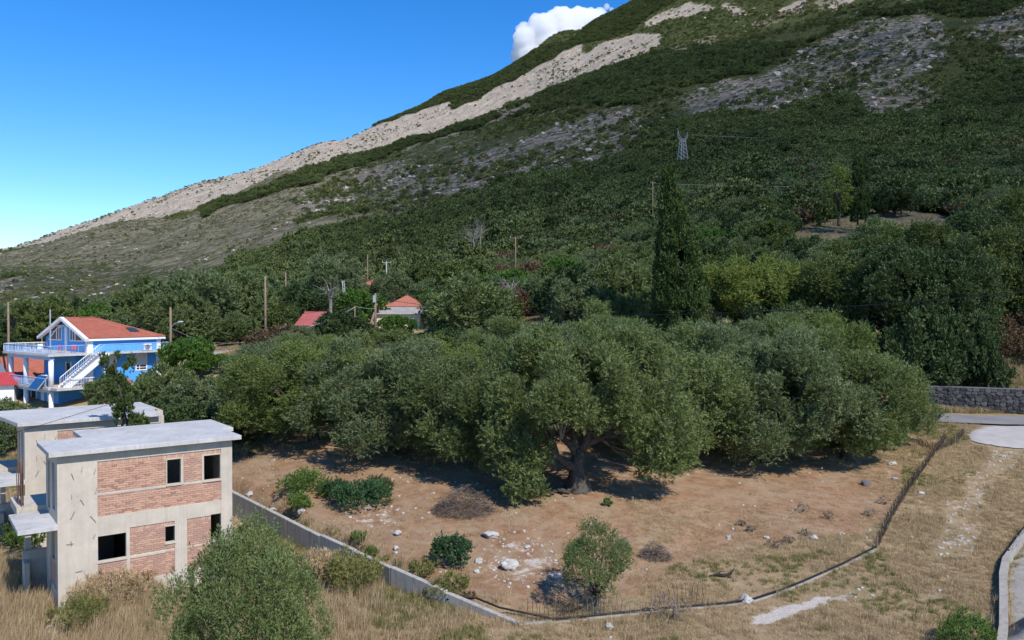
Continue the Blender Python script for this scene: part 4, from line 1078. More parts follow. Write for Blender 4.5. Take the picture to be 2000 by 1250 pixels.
# ================================================================ other houses
def house(name, px, d, w, dep, zb, ze, zr, rz, wall, roof, label, windows=(), hip=True, over=.5):
    c = P(px, 600, d); e = empty(name, (c.x, c.y, zb), label, 'house', None, rz)
    h = ze - zb; r = zr - zb
    MB().box(-w / 2, w / 2, -dep / 2, dep / 2, -1.5, h).build('wall', wall, e)
    o = over; A = Vector((-w / 2 - o, -dep / 2 - o, h)); B = Vector((w / 2 + o, -dep / 2 - o, h)); C_ = Vector((w / 2 + o, dep / 2 + o, h)); D = Vector((-w / 2 - o, dep / 2 + o, h))
    hx = (dep / 2 + o) * (1 if hip else 0); R0 = Vector((A.x + hx, 0, r)); R1 = Vector((B.x - hx, 0, r))
    def top(e0, e1):
        def f(u):
            p = e0.lerp(e1, u); along = p.x; k = 1.0
            if hip:
                k = min(1, (w / 2 + o - abs(p.x)) / hx)
            return Vector((p.x, p.y * (1 - k), h + (r - h) * k))
        return f
    roof_slope(A, B, top(A, B), 'roof_slope', roof, e, .3, 8); roof_slope(D, C_, top(D, C_), 'roof_slope', roof, e, .3, 8)
    if hip:
        for P0, P1, sgn in ((A, D, -1), (B, C_, 1)):
            roof_slope(P0, P1, lambda u, P0=P0, P1=P1, s=sgn: Vector((P0.x - s * hx * (1 - abs(2 * u - 1)), P0.lerp(P1, u).y, h + (r - h) * (1 - abs(2 * u - 1)))), 'roof_slope', roof, e, .3, 8)
    else:
        q = MB()
        for sx_ in (-w / 2, w / 2 - .2): q.add([(sx_, -dep / 2, h), (sx_, dep / 2, h), (sx_, 0, r - .05), (sx_ + .2, -dep / 2, h), (sx_ + .2, dep / 2, h), (sx_ + .2, 0, r - .05)], [(0, 2, 1), (3, 4, 5), (0, 3, 5, 2), (1, 2, 5, 4), (0, 1, 4, 3)])
        q.build('gable_wall', wall, e)
    for (wx, wz, ww, wh) in windows:
        f = MB(); y = -dep / 2
        f.box(wx - ww / 2 - .1, wx + ww / 2 + .1, y - .05, y - .005, wz - .1, wz); f.box(wx - ww / 2 - .1, wx + ww / 2 + .1, y - .05, y - .005, wz + wh, wz + wh + .1)
        f.box(wx - ww / 2 - .1, wx - ww / 2, y - .05, y - .005, wz, wz + wh); f.box(wx + ww / 2, wx + ww / 2 + .1, y - .05, y - .005, wz, wz + wh)
        fo = f.build('window', M['white'], e); MB().box(wx - ww / 2, wx + ww / 2, y - .03, y - .006, wz, wz + wh).build('pane', M['glass'], fo)
    return e
house('village_house', 795, 165, 7.4, 7, 10.8, 13.7, 15.9, .1, M['cream'], M['tile2'], 'village house with an orange tiled hipped roof above the grey roofed shed', [(1.6, 1.2, .9, 1.3)])
house('village_house', 757, 170, 6.5, 7, 10.8, 13.7, 15.2, .0, M['cream'], M['tile2'], 'lower orange tiled house joined to the left of the taller hipped one')
house('farm_shed', 782, 150, 8.2, 5, 9.0, 12.3, 13.6, -.05, M['cream'], M['greyroof'], 'cream shed with a weathered grey roof behind the olive grove', [(-2, .9, .9, 1.0)], hip=False)
house('village_house', 620, 124, 3.8, 4.2, 7.0, 10.8, 12.9, -.45, M['white'], M['pinkroof'], 'small white house with a faded red sheet roof among the trees', [(0, 1.2, .8, 1.0)], hip=False)
house('village_house', 727, 200, 3.6, 5, 13, 18.9, 20.6, .5, M['cream'], M['tile2'], 'far small house showing only its pale orange roof in the trees', hip=True)
house('village_house', 70, 108, 8, 7.5, 0.5, 4.2, 7.2, .9, M['white'], M['tile'], 'house with a terracotta roof seen through the columns of the blue house', hip=False)
house('village_house', -18, 96, 5.6, 5, 1.0, 4.6, 5.9, .35, M['white'], M['red_sheet'], 'red sheet roofed house cut off by the picture edge', hip=False)
# cream house at the far left with flat roof and stair
c = P(18, 600, 122); ch_ = empty('cream_house', (c.x, c.y, 6.3), 'cream house with a flat roof and deep shaded veranda beyond the blue house', 'house', None, .25)
MB().box(-5, 3.4, 0, 7, -3, 3.0).build('wall', M['cream'], ch_); MB().box(-5, -.2, 1.8, 7, 3.0, 5.2).build('upper_wall', M['cream'], ch_); MB().box(-5.4, 1.0, -.5, 7.2, 5.2, 5.45).build('flat_roof', M['kerbconc'], ch_)
MB().box(-4.9, -.9, 1.7, 1.795, 3.1, 5.0).build('veranda_shade_panel', M['dark_in'], ch_); MB().box(-5.3, 1.2, -1.6, -.02, .9, 1.1).build('canopy', M['kerbconc'], ch_); MB().box(-4.5, -1.5, -.06, -.01, -1, .8).build('door_opening', M['dark_in'], ch_)  # dark sheets on the walls paint the shade of veranda and doorway
for x in (-.2, 1.0): MB().box(x, x + .18, -.3, -.1, 3.0, 5.2).build('post', M['cream'], ch_)
railing('railing', (-5, .05, 3.0), (3.3, .05, 3.0), .9, 30, M['white'], ch_)
m = MB(); m.beam((1.0, 1.5, 6.2), (3.4, 1.5, 3.1), .9, .22); m.build('outside_stair', M['kerbconc'], ch_); railing('railing', (1.0, 1.0, 6.2), (3.4, 1.0, 3.1), .9, 12, M['white'], ch_)
# white garden wall by the clearing
for (pa, pb, d, lab) in (((1003, 636), (1030, 638), 128, 'short white garden wall left of the wire gate in the grove clearing'), ((1044, 640), (1064, 650), 120, 'low rubble garden wall right of the wire gate in the grove clearing')):
    a = P(*pa, d); b = P(*pb, d); mb = MB(); mb.beam((0, 0, .3), b - a + Vector((0, 0, .3)), .3, 1.4); o = mb.build('garden_wall', M['cream'] if d == 128 else M['kerbconc'], None, bevel=.03); o.location = a + Vector((0, 0, -.8)); tag(o, lab, 'wall')

# ================================================================ stone walls
def stone_mesh(seed, w, h, dp, mat=None):
    rng = np.random.default_rng(seed); n = 7; pts = []
    for i in range(n):
        a = 2 * math.pi * i / n; r = .86 + .16 * rng.random(); ca, sa = math.cos(a), math.sin(a)
        sc_ = 1 / max(abs(ca), abs(sa)) ** .7
        pts.append((ca * w / 2 * r * sc_, sa * h / 2 * r * sc_))
    v = [(x, 0.0, z) for x, z in pts] + [(x * .82, -dp, z * .82) for x, z in pts]; f = [tuple(range(n, 2 * n))[::-1]] + [(i, (i + 1) % n, n + (i + 1) % n, n + i)[::-1] for i in range(n)]
    me = bpy.data.meshes.new('stone'); me.from_pydata(v, [], f); me.materials.append(mat or M['wallstone']); return me
def _ws():
    t = NT('wall_stone'); p = t.pos('World'); r = t.n('ShaderNodeObjectInfo').outputs['Random']; v = t.noise(3, 5, .7, p)
    f = t.math('ADD', t.math('MULTIPLY', r, .7), t.math('MULTIPLY', v, .4))
    c = t.ramp(f, (.2, (.035, .035, .037)), (.6, (.075, .073, .071)), (.95, (.15, .142, .135))); return t.done(t.bsdf(c, .95, t.bump(v, .8, .05)))  # stone darkened so its colour carries the shade on the roadside wall
M['wallstone'] = _ws()
rg = random.Random(9)
sa = P(1740, 800, 86.0); sb_ = P(2130, 812, 79.0)
L_ = math.hypot(sb_.x - sa.x, sb_.y - sa.y); rz_ = math.atan2(sb_.y - sa.y, sb_.x - sa.x)
z_base = 3.0
rw = empty('roadside_stone_wall', (sa.x, sa.y, z_base), 'grey rubble stone retaining wall along the far side of the road', 'wall', None, rz_)
m = MB(); m.box(0, L_, 0, .6, -.6, 2.35); m.build('wall_core', simple('dark_wall_mortar', (.08, .077, .073), .95, .3, 2), rw)
m = MB(); m.box(0, L_, -.06, .7, 2.352, 2.46); m.build('wall_coping', M['wallstone'], rw, bevel=.02)
sm_ = [stone_mesh(100 + i, .56, .36, .07) for i in range(6)]
z = .16; row = 0; cnt = 0
while z < 2.3:
    x = .25 + (row % 2) * .26
    while x < min(L_ - .3, 20) and cnt < 298:
        o = link(bpy.data.objects.new('stone', rg.choice(sm_)), rw); o.location = (x, 0, z + rg.uniform(-.04, .04)); o.rotation_euler = (0, rg.uniform(-.7, .7), 0); k = rg.uniform(.7, 1.25); o.scale = (k, rg.uniform(.6, 1.5), k * rg.uniform(.8, 1.2)); x += .545 * rg.uniform(.93, 1.07); cnt += 1
    z += .345; row += 1
# pale wall beyond the blue house
sa2 = P(405, 694, 106); sb2 = P(500, 690, 113)
L2 = math.hypot(sb2.x - sa2.x, sb2.y - sa2.y)
rw2 = empty('terrace_stone_wall', (sa2.x, sa2.y, min(sa2.z, sb2.z) - .4), 'pale dry stone terrace wall below the golden grass bank behind the blue house', 'wall', None, math.atan2(sb2.y - sa2.y, sb2.x - sa2.x))
m = MB(); m.box(0, L2, 0, .6, -1.5, 1.0); m.build('wall_core', M['kerbconc'], rw2)
sm2 = [stone_mesh(120 + i, .36, .24, .06, M['boulder']) for i in range(4)]
z = .0
while z < 1.0:
    x = .2
    while x < L2 - .1:
        o = link(bpy.data.objects.new('stone', rg.choice(sm2)), rw2); o.location = (x, 0, z); x += .37 * rg.uniform(.95, 1.1)
    z += .25
# concrete retaining wall at the lower right corner
cp = [G(1948, 1300), G(1957, 1240), G(1957, 1180), G(1956, 1135), G(1962, 1105), G(1980, 1080), G(2000, 1052), G(2030, 1015)]
e = empty('culvert_wall', (cp[2].x, cp[2].y, 0), 'pale concrete retaining wall in the lower right corner of the field', 'wall')
for i in range(len(cp) - 1):
    a, b = cp[i] - Vector((cp[2].x, cp[2].y, 0)), cp[i + 1] - Vector((cp[2].x, cp[2].y, 0))
    mb = MB(); w = .38
    mb.add([(a.x, a.y, -1), (a.x + w, a.y, -1), (b.x + w, b.y, -1), (b.x, b.y, -1), (a.x, a.y, a.z + .42), (a.x + w, a.y, a.z + .42), (b.x + w, b.y, b.z + .42), (b.x, b.y, b.z + .42)],
           [(0, 3, 2, 1), (4, 5, 6, 7), (0, 1, 5, 4), (1, 2, 6, 5), (2, 3, 7, 6), (3, 0, 4, 7)]); mb.build('wall_section', M['kerbconc'], e)
blob_sheet('concrete_yard', [(p.x + .5, p.y) for p in cp] + [(40, 45), (40, 25)], M['kerbconc'], .12, jit=.02, sub=3)
# ================================================================ poles, wires, pylon
def upole(px, ytop, d, r, mat, label, name='utility_pole', arm=0, brace=False, box=False, cat='pole'):
    t = P(px, ytop, d); zb = zg(t.x, t.y); h = t.z - zb
    e = empty(name, (t.x, t.y, zb), label, cat)
    m = MB(); m.tube([(0, 0, -.6), (0, 0, h * .5), (0, 0, h)], [r * 1.25, r, r * .8], 8); m.build('shaft', mat, e, True)
    if arm:
        m = MB(); m.beam((-arm, 0, h - .35), (arm, 0, h - .35), .09, .12); m.build('crossarm', mat, e)
        for x in (-arm * .9, 0, arm * .9):
            m = MB(); m.tube([(x, 0, h - .28), (x, 0, h - .2), (x, 0, h - .05)], [.03, .07, .04], 6); m.build('insulator', M['white'], e)
    if brace: m = MB(); m.tube([(-1.6, -.5, -.4), (-.1, 0, h * .62)], [r, r * .9], 7); m.build('brace', mat, e, True)
    if box: m = MB(); m.box(-.28, .1, -.4, -.12, h - 1.3, h - .3); m.build('junction_box', M['steel'], e)
    return e
p1 = upole(333, 600, 98, .16, M['pole'], 'brown wooden pole with a street lamp beside the blue house')
m = MB(); m.tube([(0, 0, 6.2 - .2), (.5, -.1, 6.6), (.9, -.15, 6.7)], .04, 5); m.build('lamp_arm', M['steel'], p1)
m = MB(); m.tube([(.85, -.15, 6.7), (1.1, -.18, 6.76), (1.6, -.22, 6.84)], [.08, .16, .06], 7); m.build('lamp_head', M['steel'], p1, True)
zt = P(333, 600, 98).z - p1.location.z
for o in p1.children:
    if o.name.startswith('lamp'): o.location.z = zt - 2.55 - 6.0
upole(518, 540, 112, .16, M['pole'], 'tall brown wooden pole among the trees right of the blue house')
upole(558, 532, 150, .14, M['pole'], 'farther wooden pole just showing over the trees')
upole(733, 573, 118, .2, M['pole'], 'stout braced pole with a junction box in front of the shed', brace=True, box=True)
upole(693, 597, 112, .09, M['pole'], 'slender pale pole left of the stout braced one')
upole(16, 590, 100, .14, M['pole'], 'wooden pole behind the left end of the upper terrace')
upole(1275, 355, 272, .16, M['pole'], 'lone pale pole on the slope left of the tall cypress', arm=.8)
upole(718, 497, 215, .14, M['pole'], 'thin pole in the woodland above the orange roofs')
upole(755, 510, 215, .12, M['steel'], 'thin pole with a crossarm right of the orange roof', arm=1.2)
upole(1007, 462, 215, .14, M['pole'], 'pole with a crossarm in the olive slope left of the cypress', arm=1.5)
upole(558, 632, 98, .08, M['steel'], 'short metal post at the edge of the grove')
def wire(a, b, sag, r, label, mat=None):
    m = MB(); pts = [a.lerp(b, t) - Vector((0, 0, sag * 4 * t * (1 - t))) for t in np.linspace(0, 1, 21)]
    o0 = pts[0].copy(); m.tube([p - o0 for p in pts], r, 5); o = m.build('overhead_cable', mat or M['cable'], None, True); o.location = o0; return tag(o, label, 'cable')
wire(P(734, 582, 118), P(2150, 556, 52), 2.2, .03, 'long black cable sagging in front of the olive grove to the upper right')
wire(P(733, 580, 118), P(333, 606, 98), 1.7, .025, 'black cable between the lamp pole and the stout braced pole')
wire(P(693, 600, 112), P(592, 642, 110), .25, .035, 'pale cable dropping from the slender pole to the left', M['steel'])
wire(P(693, 598, 112), P(733, 603, 118), .1, .035, 'short pale cable joining the slender and the stout pole', M['steel'])
wire(P(340, 604, 98), P(16, 592, 100), 1.4, .02, 'black cable running above the roof of the blue house')
wire(P(333, 640, 98), P(560, 640, 100), 1.9, .016, 'grey cable sagging right from the lamp pole', M['pylon'])
wire(P(560, 640, 98), P(-60, 870, 30), .9, .012, 'thin cable crossing in front of the blue house down to the left')
wire(P(1275, 358, 272), P(2150, 352, 262), 1.6, .035, 'distant power line across the dark slope', M['pylon'])
wire(P(1322, 262, 530), P(2300, 232, 600), 8, .05, 'faint high line running right from the pylon', M['pylon'])
# lattice pylon
pb = P(1333, 329, 530); py_ = empty('lattice_pylon', (pb.x, pb.y, zg(pb.x, pb.y)), 'grey lattice power pylon on the dark mountainside', 'pylon', None, .3)
hh = P(1333, 256, 530).z - py_.location.z
def lat(z): return 3.3 * (1 - z / hh * .78)
for a, b in ((1, 1), (1, -1), (-1, 1), (-1, -1)):
    m = MB(); m.tube([(a * lat(0), b * lat(0), -1), (a * lat(hh * .8), b * lat(hh * .8), hh * .8)], .16, 4); m.build('leg', M['pylon'], py_)
m = MB()
for k in range(8):
    z0, z1 = hh * .8 * k / 8, hh * .8 * (k + 1) / 8; a, b = lat(z0), lat(z1)
    for s_ in (1, -1):
        m.tube([(-a, s_ * a, z0), (b, s_ * b, z1)], .09, 3); m.tube([(a, s_ * a, z0), (-b, s_ * b, z1)], .09, 3); m.tube([(s_ * a, -a, z0), (s_ * b, b, z1)], .09, 3); m.tube([(s_ * a, a, z0), (s_ * b, -b, z1)], .09, 3)
m.build('brace_lattice', M['pylon'], py_)
for s_ in (1, -1):
    m = MB(); m.tube([(0, 0, hh * .8), (s_ * 3.4, 0, hh * .84), (s_ * 3.4, 0, hh * .98)], .16, 4); m.tube([(s_ * 1.2, 0, hh * .72), (s_ * 3.4, 0, hh * .84)], .12, 4); m.tube([(s_ * 1.2, 0, hh * .85), (s_ * 3.4, 0, hh * .9)], .12, 4); m.build('crossarm', M['pylon'], py_)
m = MB(); m.tube([(-2.6, 0, hh * .9), (-3.6, 0, hh * 1.06)], .14, 4); m.build('peak', M['pylon'], py_)

# ================================================================ TREES
rngt = np.random.default_rng(77); rt = random.Random(77)
def base(px, d):
    x = (px - 1000) / FPX * d; return (x, d, zg(x, d) - .05)
# the old olive with the open trunk
def hero():
    rng = np.random.default_rng(5); c = []; r = []
    for i in range(110):
        z = -.75 + 1.72 * rng.random(); an = rng.random() * 6.283; h = math.sqrt(1 - z * z); s = .55 + .42 * rng.random()
        x, y, zz_ = 6.4 * h * math.cos(an) * s + .4, 5.4 * h * math.sin(an) * s, 5.8 + 4.3 * z * s
        if zz_ < 4.6 and abs(x - .2) < 2.4 and y < 2.5: continue
        if zz_ < 3.4 and y > 0: continue
        c.append((x, y, zz_)); r.append(.6 + .75 * rng.random() ** 1.5)
    for (x, y, z, q) in [(-3.4, -2.6, 1.4, 1.0), (-3.0, -2.4, 2.4, 1.1), (-4.2, -2.2, 2.3, 1.0), (-2.6, -2.6, .9, .75), (-3.8, -2.8, .8, .8), (-4.9, -1.6, 3.6, 1.1), (-3.6, -2.2, 3.5, 1.2), (-5.6, -.8, 1.9, .55), (-2.3, -2.2, 2.9, .8),
                         (5.2, -1.5, 2.4, 1.15), (6.3, -.6, 2.5, 1.1), (4.2, -1.7, 2.3, .9), (5.8, -1.4, 3.6, 1.2), (3.4, -1.6, 2.6, .7), (6.8, 0, 3.8, 1.1), (3.6, -1.4, 1.6, .45), (4.4, -1.8, 3.6, 1.2), (3.0, -1.9, 3.9, .8)]:
        c.append((x, y, z)); r.append(q)
    for i in range(7): c.append((rng.uniform(-2.0, 3), rng.uniform(-4.5, -3.0), rng.uniform(5.0, 7))); r.append(1.1)
    c = np.array(c); r = np.array(r)
    root = empty('olive_tree', base(1130, 51), 'large old olive with a thick gnarled trunk and forked bare limbs under its crown', 'tree')
    v, f, t = leaf_cloud(rng, c, r, 230000, .19, .036, up=.45, squash=1.15, ctr=(.3, 0, 4.5))
    link(bpy.data.objects.new('crown', np_mesh('crown', v, f, M['olive'], {'tint': t})), root)
    m = MB(); n = 14; path = [(0, 0, -.3), (0, 0, .15), (.0, 0, .7), (-.05, 0, 1.4), (0, 0, 2.0), (.1, .05, 2.6)]; rad = [.88, .78, .58, .46, .39, .36]
    m.tube(path, rad, n)
    for i, vv in enumerate(m.v):
        k = i % n; b = 1 + .22 * math.sin(k * 2.7) * (1 if vv[2] < 1 else .4) + .08 * math.sin(k * 5 + vv[2] * 4); m.v[i] = (vv[0] * b, vv[1] * b, vv[2])
    def L(pts, r0, r1, nn=8): m.tube(pts, list(np.linspace(r0, r1, len(pts))), nn)
    L([(0, 0, 1.4), (-.7, -.3, 1.75), (-1.35, -.5, 2.2), (-1.6, -.5, 3.1), (-1.9, -.6, 4.4)], .33, .13)
    L([(-1.35, -.5, 2.2), (-1.8, -.7, 2.7), (-2.0, -.8, 3.6), (-2.3, -.9, 4.2)], .18, .1)
    L([(0, 0, 2.2), (-.5, 0, 2.9), (-1.1, .1, 3.4), (-1.8, .2, 4.6)], .28, .12)
    L([(0, 0, 2.3), (-.25, .1, 3.2), (-.3, .2, 4.5), (-.6, .3, 6.5)], .26, .1)
    L([(.05, 0, 2.3), (.5, .0, 3.1), (.75, -.1, 4.3), (1.2, 0, 6.2)], .30, .12)
    L([(.1, 0, 2.5), (.7, .1, 3.0), (1.7, 0, 3.45), (3.0, -.6, 3.5), (4.6, -1.0, 3.7)], .27, .08)
    L([(.75, -.1, 4.3), (1.6, -.5, 5.1), (2.8, -.9, 5.8)], .17, .07); L([(-1.8, .2, 4.6), (-2.8, -.4, 5.2), (-4.0, -1.2, 5.5)], .12, .05); L([(-1.9, -.6, 4.4), (-2.8, -1.8, 4.0), (-3.5, -2.4, 3.0)], .11, .04)
    for k in range(22):
        s = c[rng.integers(0, len(c))]; b = Vector((.1, .1, 4.2)); L([b + Vector(rng.normal(size=3)) * .5, b.lerp(Vector(s), .55) + Vector(rng.normal(size=3)) * .25, Vector(s)], .10, .03, 5)
    m.build('trunk', M['bark'], root, True)
    m = MB()
    for k in range(7):
        a = rng.uniform(-.25, .25); m.tube([(-1.15 + a * .3, -1.1, 3.4), (-1.1 + a, -1.2, 4.1 + rng.uniform(-.2, .2)), (-.95 + a * 1.2, -1.15, 4.7 + rng.uniform(-.3, .3)), (-.8 + a * 1.6, -1.2, 4.4)], [.05, .035, .02, .01], 4)
    m.build('dead_branch', M['deadwood'], root)
    e = empty('firewood_logs', base(1130, 51), 'scatter of cut olive logs lying left of the old trunk', 'firewood')
    for k in range(14):
        x = rng.uniform(-2.0, -.7); y = rng.uniform(-1.3, -.5); a = rng.uniform(-1, 1); l_ = rng.uniform(.1, .3)
        m = MB(); m.tube([(x, y, .12 + rng.uniform(0, .15)), (x + l_ * math.cos(a), y - l_ * math.sin(abs(a)), .14 + rng.uniform(0, .1))], rng.uniform(.06, .12), 7); m.build('log', M['bark'], e)
hero()


def topfit(root, loc, pytop):
    if not root.get('_mz'):
        me = root.children[0].data; co = np.empty(len(me.vertices) * 3, np.float32); me.vertices.foreach_get('co', co); root['_mz'] = float(np.percentile(co[2::3], 99.7))
    h = root['_mz']
    return (P(1000, pytop, loc[1]).z - loc[2]) / h
GK = [make_tree('olive_tree', 200 + i, 5.2, 9.6, M[['olive', 'olive_grey', 'olive_fresh', 'olive'][i]], M['bark_dark'], 105000, .20, .042, npuff=56, pr=1.15, cb=.03, up=.6, low=-.78, r0=.42, nl=12,
                label='x') for i in range(4)]
GROVE = [(930, 55.5, 668, 5.6, 0, 'olive crown just left of the old open trunked olive, lobes hanging low'), (762, 58, 664, 5.7, 1, 'olive at the front edge of the grove above the dark green weeds'),
         (612, 62, 672, 5.6, 2, 'front olive of the grove nearest the unfinished house'), (520, 68, 672, 4.7, 1, 'leftmost olive of the grove, behind the corner of the unfinished house'),
         (1345, 60, 642, 5.8, 0, 'olive immediately right of the old open trunked olive, in the second line'), (1500, 60.5, 640, 6.0, 1, 'broad olive above the long ground shadow on the right of the grove'),
         (1655, 62, 650, 5.6, 0, 'rightmost front olive of the grove, its low branches reaching the slope'), (1715, 68, 705, 3.9, 3, 'olive at the right end of the grove beside the road'),
         (1590, 70, 618, 5.2, 2, 'olive in the second line behind the broad right hand olives'), (1235, 69, 628, 5.4, 3, 'tall olive topping the middle of the grove below the cypress'),
         (1065, 67, 640, 5.2, 1, 'olive behind and left of the old open trunked olive'), (880, 69, 668, 5.0, 2, 'olive in the second line below the garden wall clearing'),
         (705, 73, 652, 4.7, 0, 'olive in the second line below the braced pole'), (580, 78, 652, 4.4, 3, 'pale olive at the upper left of the grove below the red sheet roof'),
         (1420, 73, 628, 5.2, 1, 'olive in front of the tall cypress foot'), (1180, 82, 594, 5.2, 0, 'highest rear olive of the grove left of the tall cypress'), (985, 84, 620, 4.8, 3, 'rear olive of the grove below the white garden wall'),
         (800, 87, 670, 4.5, 1, 'rear olive of the grove directly under the cream shed'), (648, 92, 656, 3.8, 2, 'rear olive of the grove under the slender pole'), (1530, 84, 614, 5.0, 3, 'rear olive of the grove below the yellow green tree')]
for (px, d, H, R, k, lab) in GROVE:
    s = topfit(GK[k], base(px, d), H); w = R / 5.6; place(GK[k], base(px, d), rt.uniform(0, 6.28), (w * rt.uniform(.95, 1.08), w * rt.uniform(.95, 1.08), s), lab, 'olive trees of the dense grove')

# foreground olive, standing close below the camera
fo = make_tree('olive_tree', 31, 2.2, 6.05, M['olive'], M['bark_dark'], 66000, .12, .019, npuff=60, pr=.66, cb=.08, up=1.1, quad=True, low=-.6, r0=.14, nl=18,
               label='young dense olive close to the camera in front of the unfinished house corner')
place(fo, base(478, 26.8), 0, (.90, .90, .99))
so = make_tree('small_olive_tree', 37, 1.4, 3.25, M['olive'], M['bark_dark'], 20000, .10, .016, npuff=34, pr=.46, cb=.20, up=.8, quad=True, low=-.5, r0=.09, nl=14,
               label='small round olive standing alone on the bare plot behind the rusty rods')
sb = G(1180, 1188); place(so, (sb.x - .35, sb.y, sb.z))

# cypresses and conifers
def column_tree(name, seed, H, R, mat, n, ll, lw, label, lean=(0, 0), prof=None, pf=1.0, cat='tree', tr=.25, ragged=.12, csl=.42):
    rng = np.random.default_rng(seed); root = bpy.data.objects.new(name, None); COL.objects.link(root); root['category'] = cat; root['label'] = label
    c = []; r = []; N = int(H * 7 * pf)
    for i in range(N):
        z = H * (.04 + .93 * (i / N)); w = R * (prof(z / H) if prof else (min(1, .75 + z / H * 1.2) * max(0.04, 1 - (z / H) ** 2.4)))
        an = rng.random() * 6.283; rr = w * (.62 + .25 * rng.random()) * (1 + ragged * rng.normal()); q = R * .30 * (.5 + .5 * w / R) * (.7 + .6 * rng.random())
        c.append((math.cos(an) * rr + lean[0] * (z / H) ** 2, math.sin(an) * rr + lean[1] * (z / H), z)); r.append((q, q, min(q * 2.6, H * .06)))
    v, f, t = leaf_cloud(rng, c, np.array(r), n, ll, lw, up=1.8, outw=.3, ctr=None, sl=csl)
    link(bpy.data.objects.new('crown', np_mesh('crown', v, f, mat, {'tint': t})), root)
    m = MB(); m.tube([(0, 0, -.5), (lean[0] * .3, lean[1] * .3, H * .5), (lean[0] * .9, lean[1], H * .93)], [tr, tr * .6, .03], 7); m.build('trunk', M['bark_dark'], root, True); return root
cyp_base = base(1329, 97)
ct = column_tree('cypress_tree', 41, CAM_H + 268 / FPX * 97 - cyp_base[2], 2.95, M['cypress'], 110000, .30, .085, 'tall dark cypress towering over the middle of the olive grove', lean=(-1.7, 0), ragged=.05, pf=2.6, csl=.8,
                 prof=lambda t: (.82 + .22 * min(1, t * 3)) * max(.04, 1 - max(0, (t - .30) / .70) ** 1.2))
place(ct, cyp_base)
pc = column_tree('cypress_tree', 43, 16.5, 1.75, M['cypress'], 9000, .5, .13, 'slim dark cypress beside the bright pine on the terrace', prof=lambda t: .95 * max(.1, 1 - t ** 5))
place(pc, (((1674 - 1000) / FPX * 203), 203, P(1674, 436, 203).z)); place(pc, (((1689 - 1000) / FPX * 206), 206, P(1689, 433, 206).z), 1, (.7, .7, 1.03), 'narrower cypress just right of and behind the slim dark one')
for (px, py, d, s, lab) in ((1737, 452, 196, .22, 'tiny young cypress below the slim dark pair'), (1925, 400, 235, .66, 'dark cypress on the far right of the slope'), (1598, 415, 215, .40, 'short cypress left of the bright pine')):
    b_ = base(px, d); place(pc, b_, 2, (s * 1.1 if s < .3 else s, s, s), lab)
cf = column_tree('conifer_tree', 47, 10.2, 1.12, M['conifer'], 24000, .17, .035, 'ragged leaning conifer growing between the two unfinished houses', lean=(-1.5, 0), ragged=.5, tr=.14,
                 prof=lambda t: (.42 + .7 * (1 - t) ** 1.1) if t < .94 else .3, pf=.7)
b_ = base(270, 45.2); place(cf, (b_[0], b_[1], 1.0))
def pine():
    rng = np.random.default_rng(51); c = []; r = []
    for z, R in ((5.5, 3.6), (7, 4.0), (8.6, 3.4), (10.2, 2.9), (11.8, 2.0), (12.8, 1.0), (4.2, 2.4)):
        for k in range(6): an = rng.random() * 6.28; c.append((math.cos(an) * R * .7, math.sin(an) * R * .7, z + rng.normal() * .4)); r.append(1.15)
    return make_tree('pine_tree', 51, 4, 13.5, M['yellow'], M['bark_dark'], 9000, .45, .10, puffs=(np.array(c), np.array(r)), nl=10, r0=.3, fork=.3, label='bright yellow green pine beside the slim cypress on the terrace')
place(pine(), (((1637 - 1000) / FPX * 204), 204, P(1640, 438, 204).z))
yg = make_tree('yellow_green_tree', 53, 5.4, 9.5, M['yellow'], M['bark_dark'], 60000, .24, .05, npuff=46, pr=1.15, cb=.15, up=.4, r0=.3, label='x')
place(yg, base(1475, 104), .3, (1.15, 1, 1.02), 'broad yellow green tree right of the tall cypress', 'yellow green trees'); place(yg, base(1572, 112), 2.3, (.75, .75, .80), 'smaller yellow green tree by the reeds behind the broad one', 'yellow green trees')
place(yg, base(1395, 108), 4.3, (.7, .7, .72), 'low yellow green tree close against the right side of the tall cypress', 'yellow green trees')

# dark trees above the roadside wall
DK = [make_tree('evergreen_tree', 300 + i, 5.6, 12, M[['dark', 'oakgreen', 'dark'][i]], M['bark_dark'], 62000, .27, .075, npuff=60, pr=1.35, cb=.06, up=.3, low=-.75, r0=.4, nl=10, label='x') for i in range(3)]
for (px, d, H, k, w, lab) in [(1640, 99, 10.5, 1, .95, 'dark evergreen at the left end of the stand above the road'), (1745, 94.5, 12.5, 0, 1.05, 'dark evergreen above the left end of the roadside wall'), (1850, 92.5, 12.2, 2, 1.0, 'dark evergreen over the middle of the roadside wall'),
                              (1935, 101, 12.5, 1, .9, 'olive green tree right above the red earth bank'), (2040, 99, 13, 0, 1.0, 'dark evergreen cut by the right edge above the earth bank'), (1690, 116, 10.0, 1, 1.0, 'taller oak green tree in the second line of the stand'),
                              (1800, 116, 11.5, 1, 1.1, 'tallest oak green tree in the stand above the road'), (1900, 120, 12.5, 2, 1.1, 'dark evergreen behind the stand, upper right'), (2010, 122, 15, 1, 1.1, 'oak green tree at the upper right edge of the stand'),
                              (1740, 135, 7.5, 0, 1.0, 'dark evergreen in the rear of the stand under the terrace')]:
    place(DK[k], base(px, d), rt.uniform(0, 6), (w, w, H / 12), lab, 'trees above the roadside wall')
